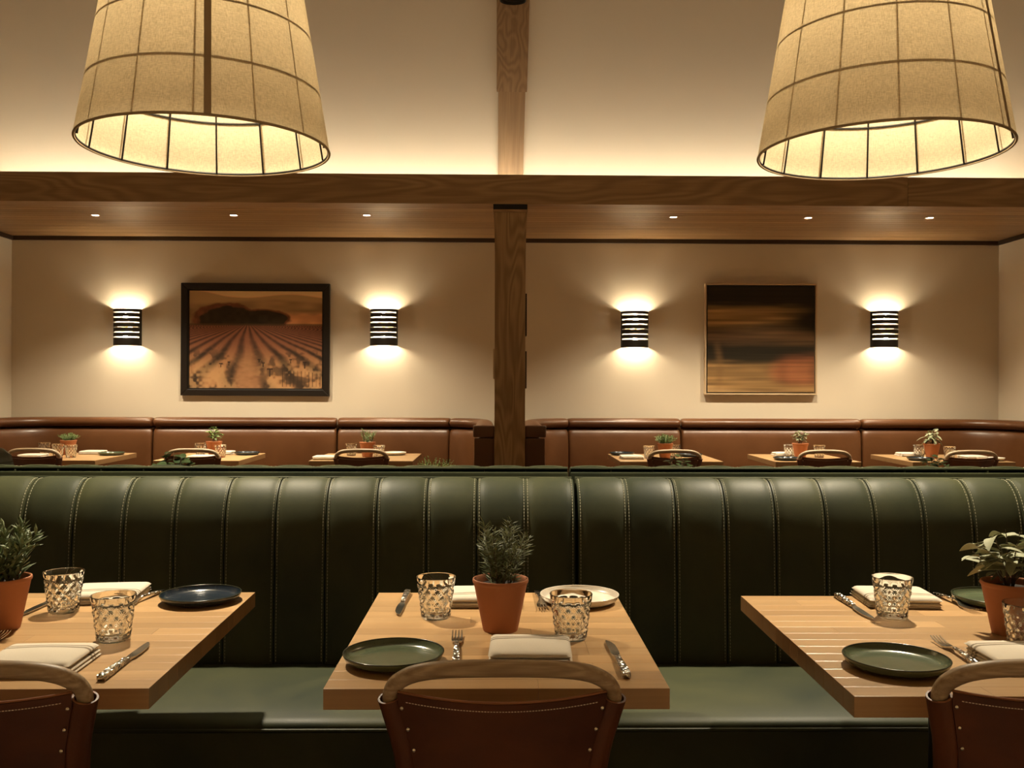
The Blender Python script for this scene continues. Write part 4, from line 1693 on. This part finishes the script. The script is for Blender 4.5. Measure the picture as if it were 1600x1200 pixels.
# tables behind the green banquettes: only their herbs show
for kit, nm, x, lb in ((BROAD, 'potted_herb', MT[0][0], 'pot of dark broad-leaved herb showing above the green banquette'), (THYME_T, 'potted_thyme', MT[1][0], 'pot of fine wiry thyme showing above the green banquette'),
                       (BROAD_S, 'potted_herb', MT[2][0], 'pot of small dark-leaved herb showing above the banquette near the column'), (BROAD_S, 'potted_herb', MT[3][0], 'pot of short dark herb above the banquette far from the column')):
    potted(kit, nm, x, 4.05, lb, .7)


# far tables
def fx(px, y):
    return (px - 778) / 1450 * y


PLN = [(THYME, 'potted_thyme', 'dense bright thyme'), (SAGE_T, 'potted_herb', 'tall leafy herb'), (ROSE_S, 'potted_rosemary', 'sparse rosemary'),
       (GRASS, 'potted_herb', 'short grassy herb'), (SAGE_F, 'potted_sage', 'upright sage'), (SAGE_D, 'potted_sage', 'drooping sage')]
FAR = [
    dict(pot=(112, 7.25), g=[(75, 7.2), (116, 6.95), (96, 7.05)], nap=[(150, 7.34), (58, 6.95)], pl=[(184, 7.22, PG)]),
    dict(pot=(337, 7.15), g=[(316, 7.2), (347, 6.98)], nap=[(350, 7.33), (318, 6.86)], pl=[(391, 7.28, PN)]),
    dict(pot=(575, 7.08), g=[(550, 7.18), (593, 6.96)], nap=[(510, 6.84)], pl=[(616, 7.3, PW)]),
    dict(pot=(1040, 7.02), g=[(1015, 6.98), (1055, 7.1)], nap=[(988, 6.95)], pl=[(1079, 7.2, PN), (968, 7.33, PN)]),
    dict(pot=(1253, 7.05), g=[(1236, 7.18), (1283, 7.1)], nap=[(1227, 7.3)], pl=[(1231, 6.84, PN)]),
    dict(pot=(1461, 7.05), g=[(1441, 7.2), (1489, 6.98)], nap=[(1424, 7.3), (1525, 7.0)], pl=[(1443, 6.84, PN), (1566, 6.85, PW)]),
]
for i, (d, (tx, wd, ds), (pk, pn, pd)) in enumerate(zip(FAR, FT, PLN)):
    on = 'on the bench table ' + ds
    x0, x1 = tx - wd / 2, tx + wd / 2
    potted(pk, pn, fx(*d['pot']), d['pot'][1], 'terracotta pot of ' + pd + ' ' + on, i * .9)
    for (px, y) in d['g']:
        put(GK, 'water_glass', min(max(fx(px, y), x0 + .05), x1 - .05), y, 'dimpled water glass ' + on, 'glass', 'glasses ' + on)
    for k, (px, y) in enumerate(d['nap']):
        put(NK[k % 3], 'napkin', min(max(fx(px, y), x0 + .09), x1 - .09), y, 'folded white napkin ' + ('bench side ' if y > 7.1 else 'chair side ') + on, 'napkin', 'napkins ' + on, PI * (y > 7.1))
    for (px, y, kit) in d['pl']:
        nm = 'green' if kit is PG else ('navy' if kit is PN else 'white')
        put(kit, 'plate', min(max(fx(px, y), x0 + .1), x1 - .1), y, nm + ' glazed plate ' + ('by the napkin ' if (px == 968) else ('bench side ' if y > 7.1 else 'chair side ')) + on, 'plate', 'plates ' + on)
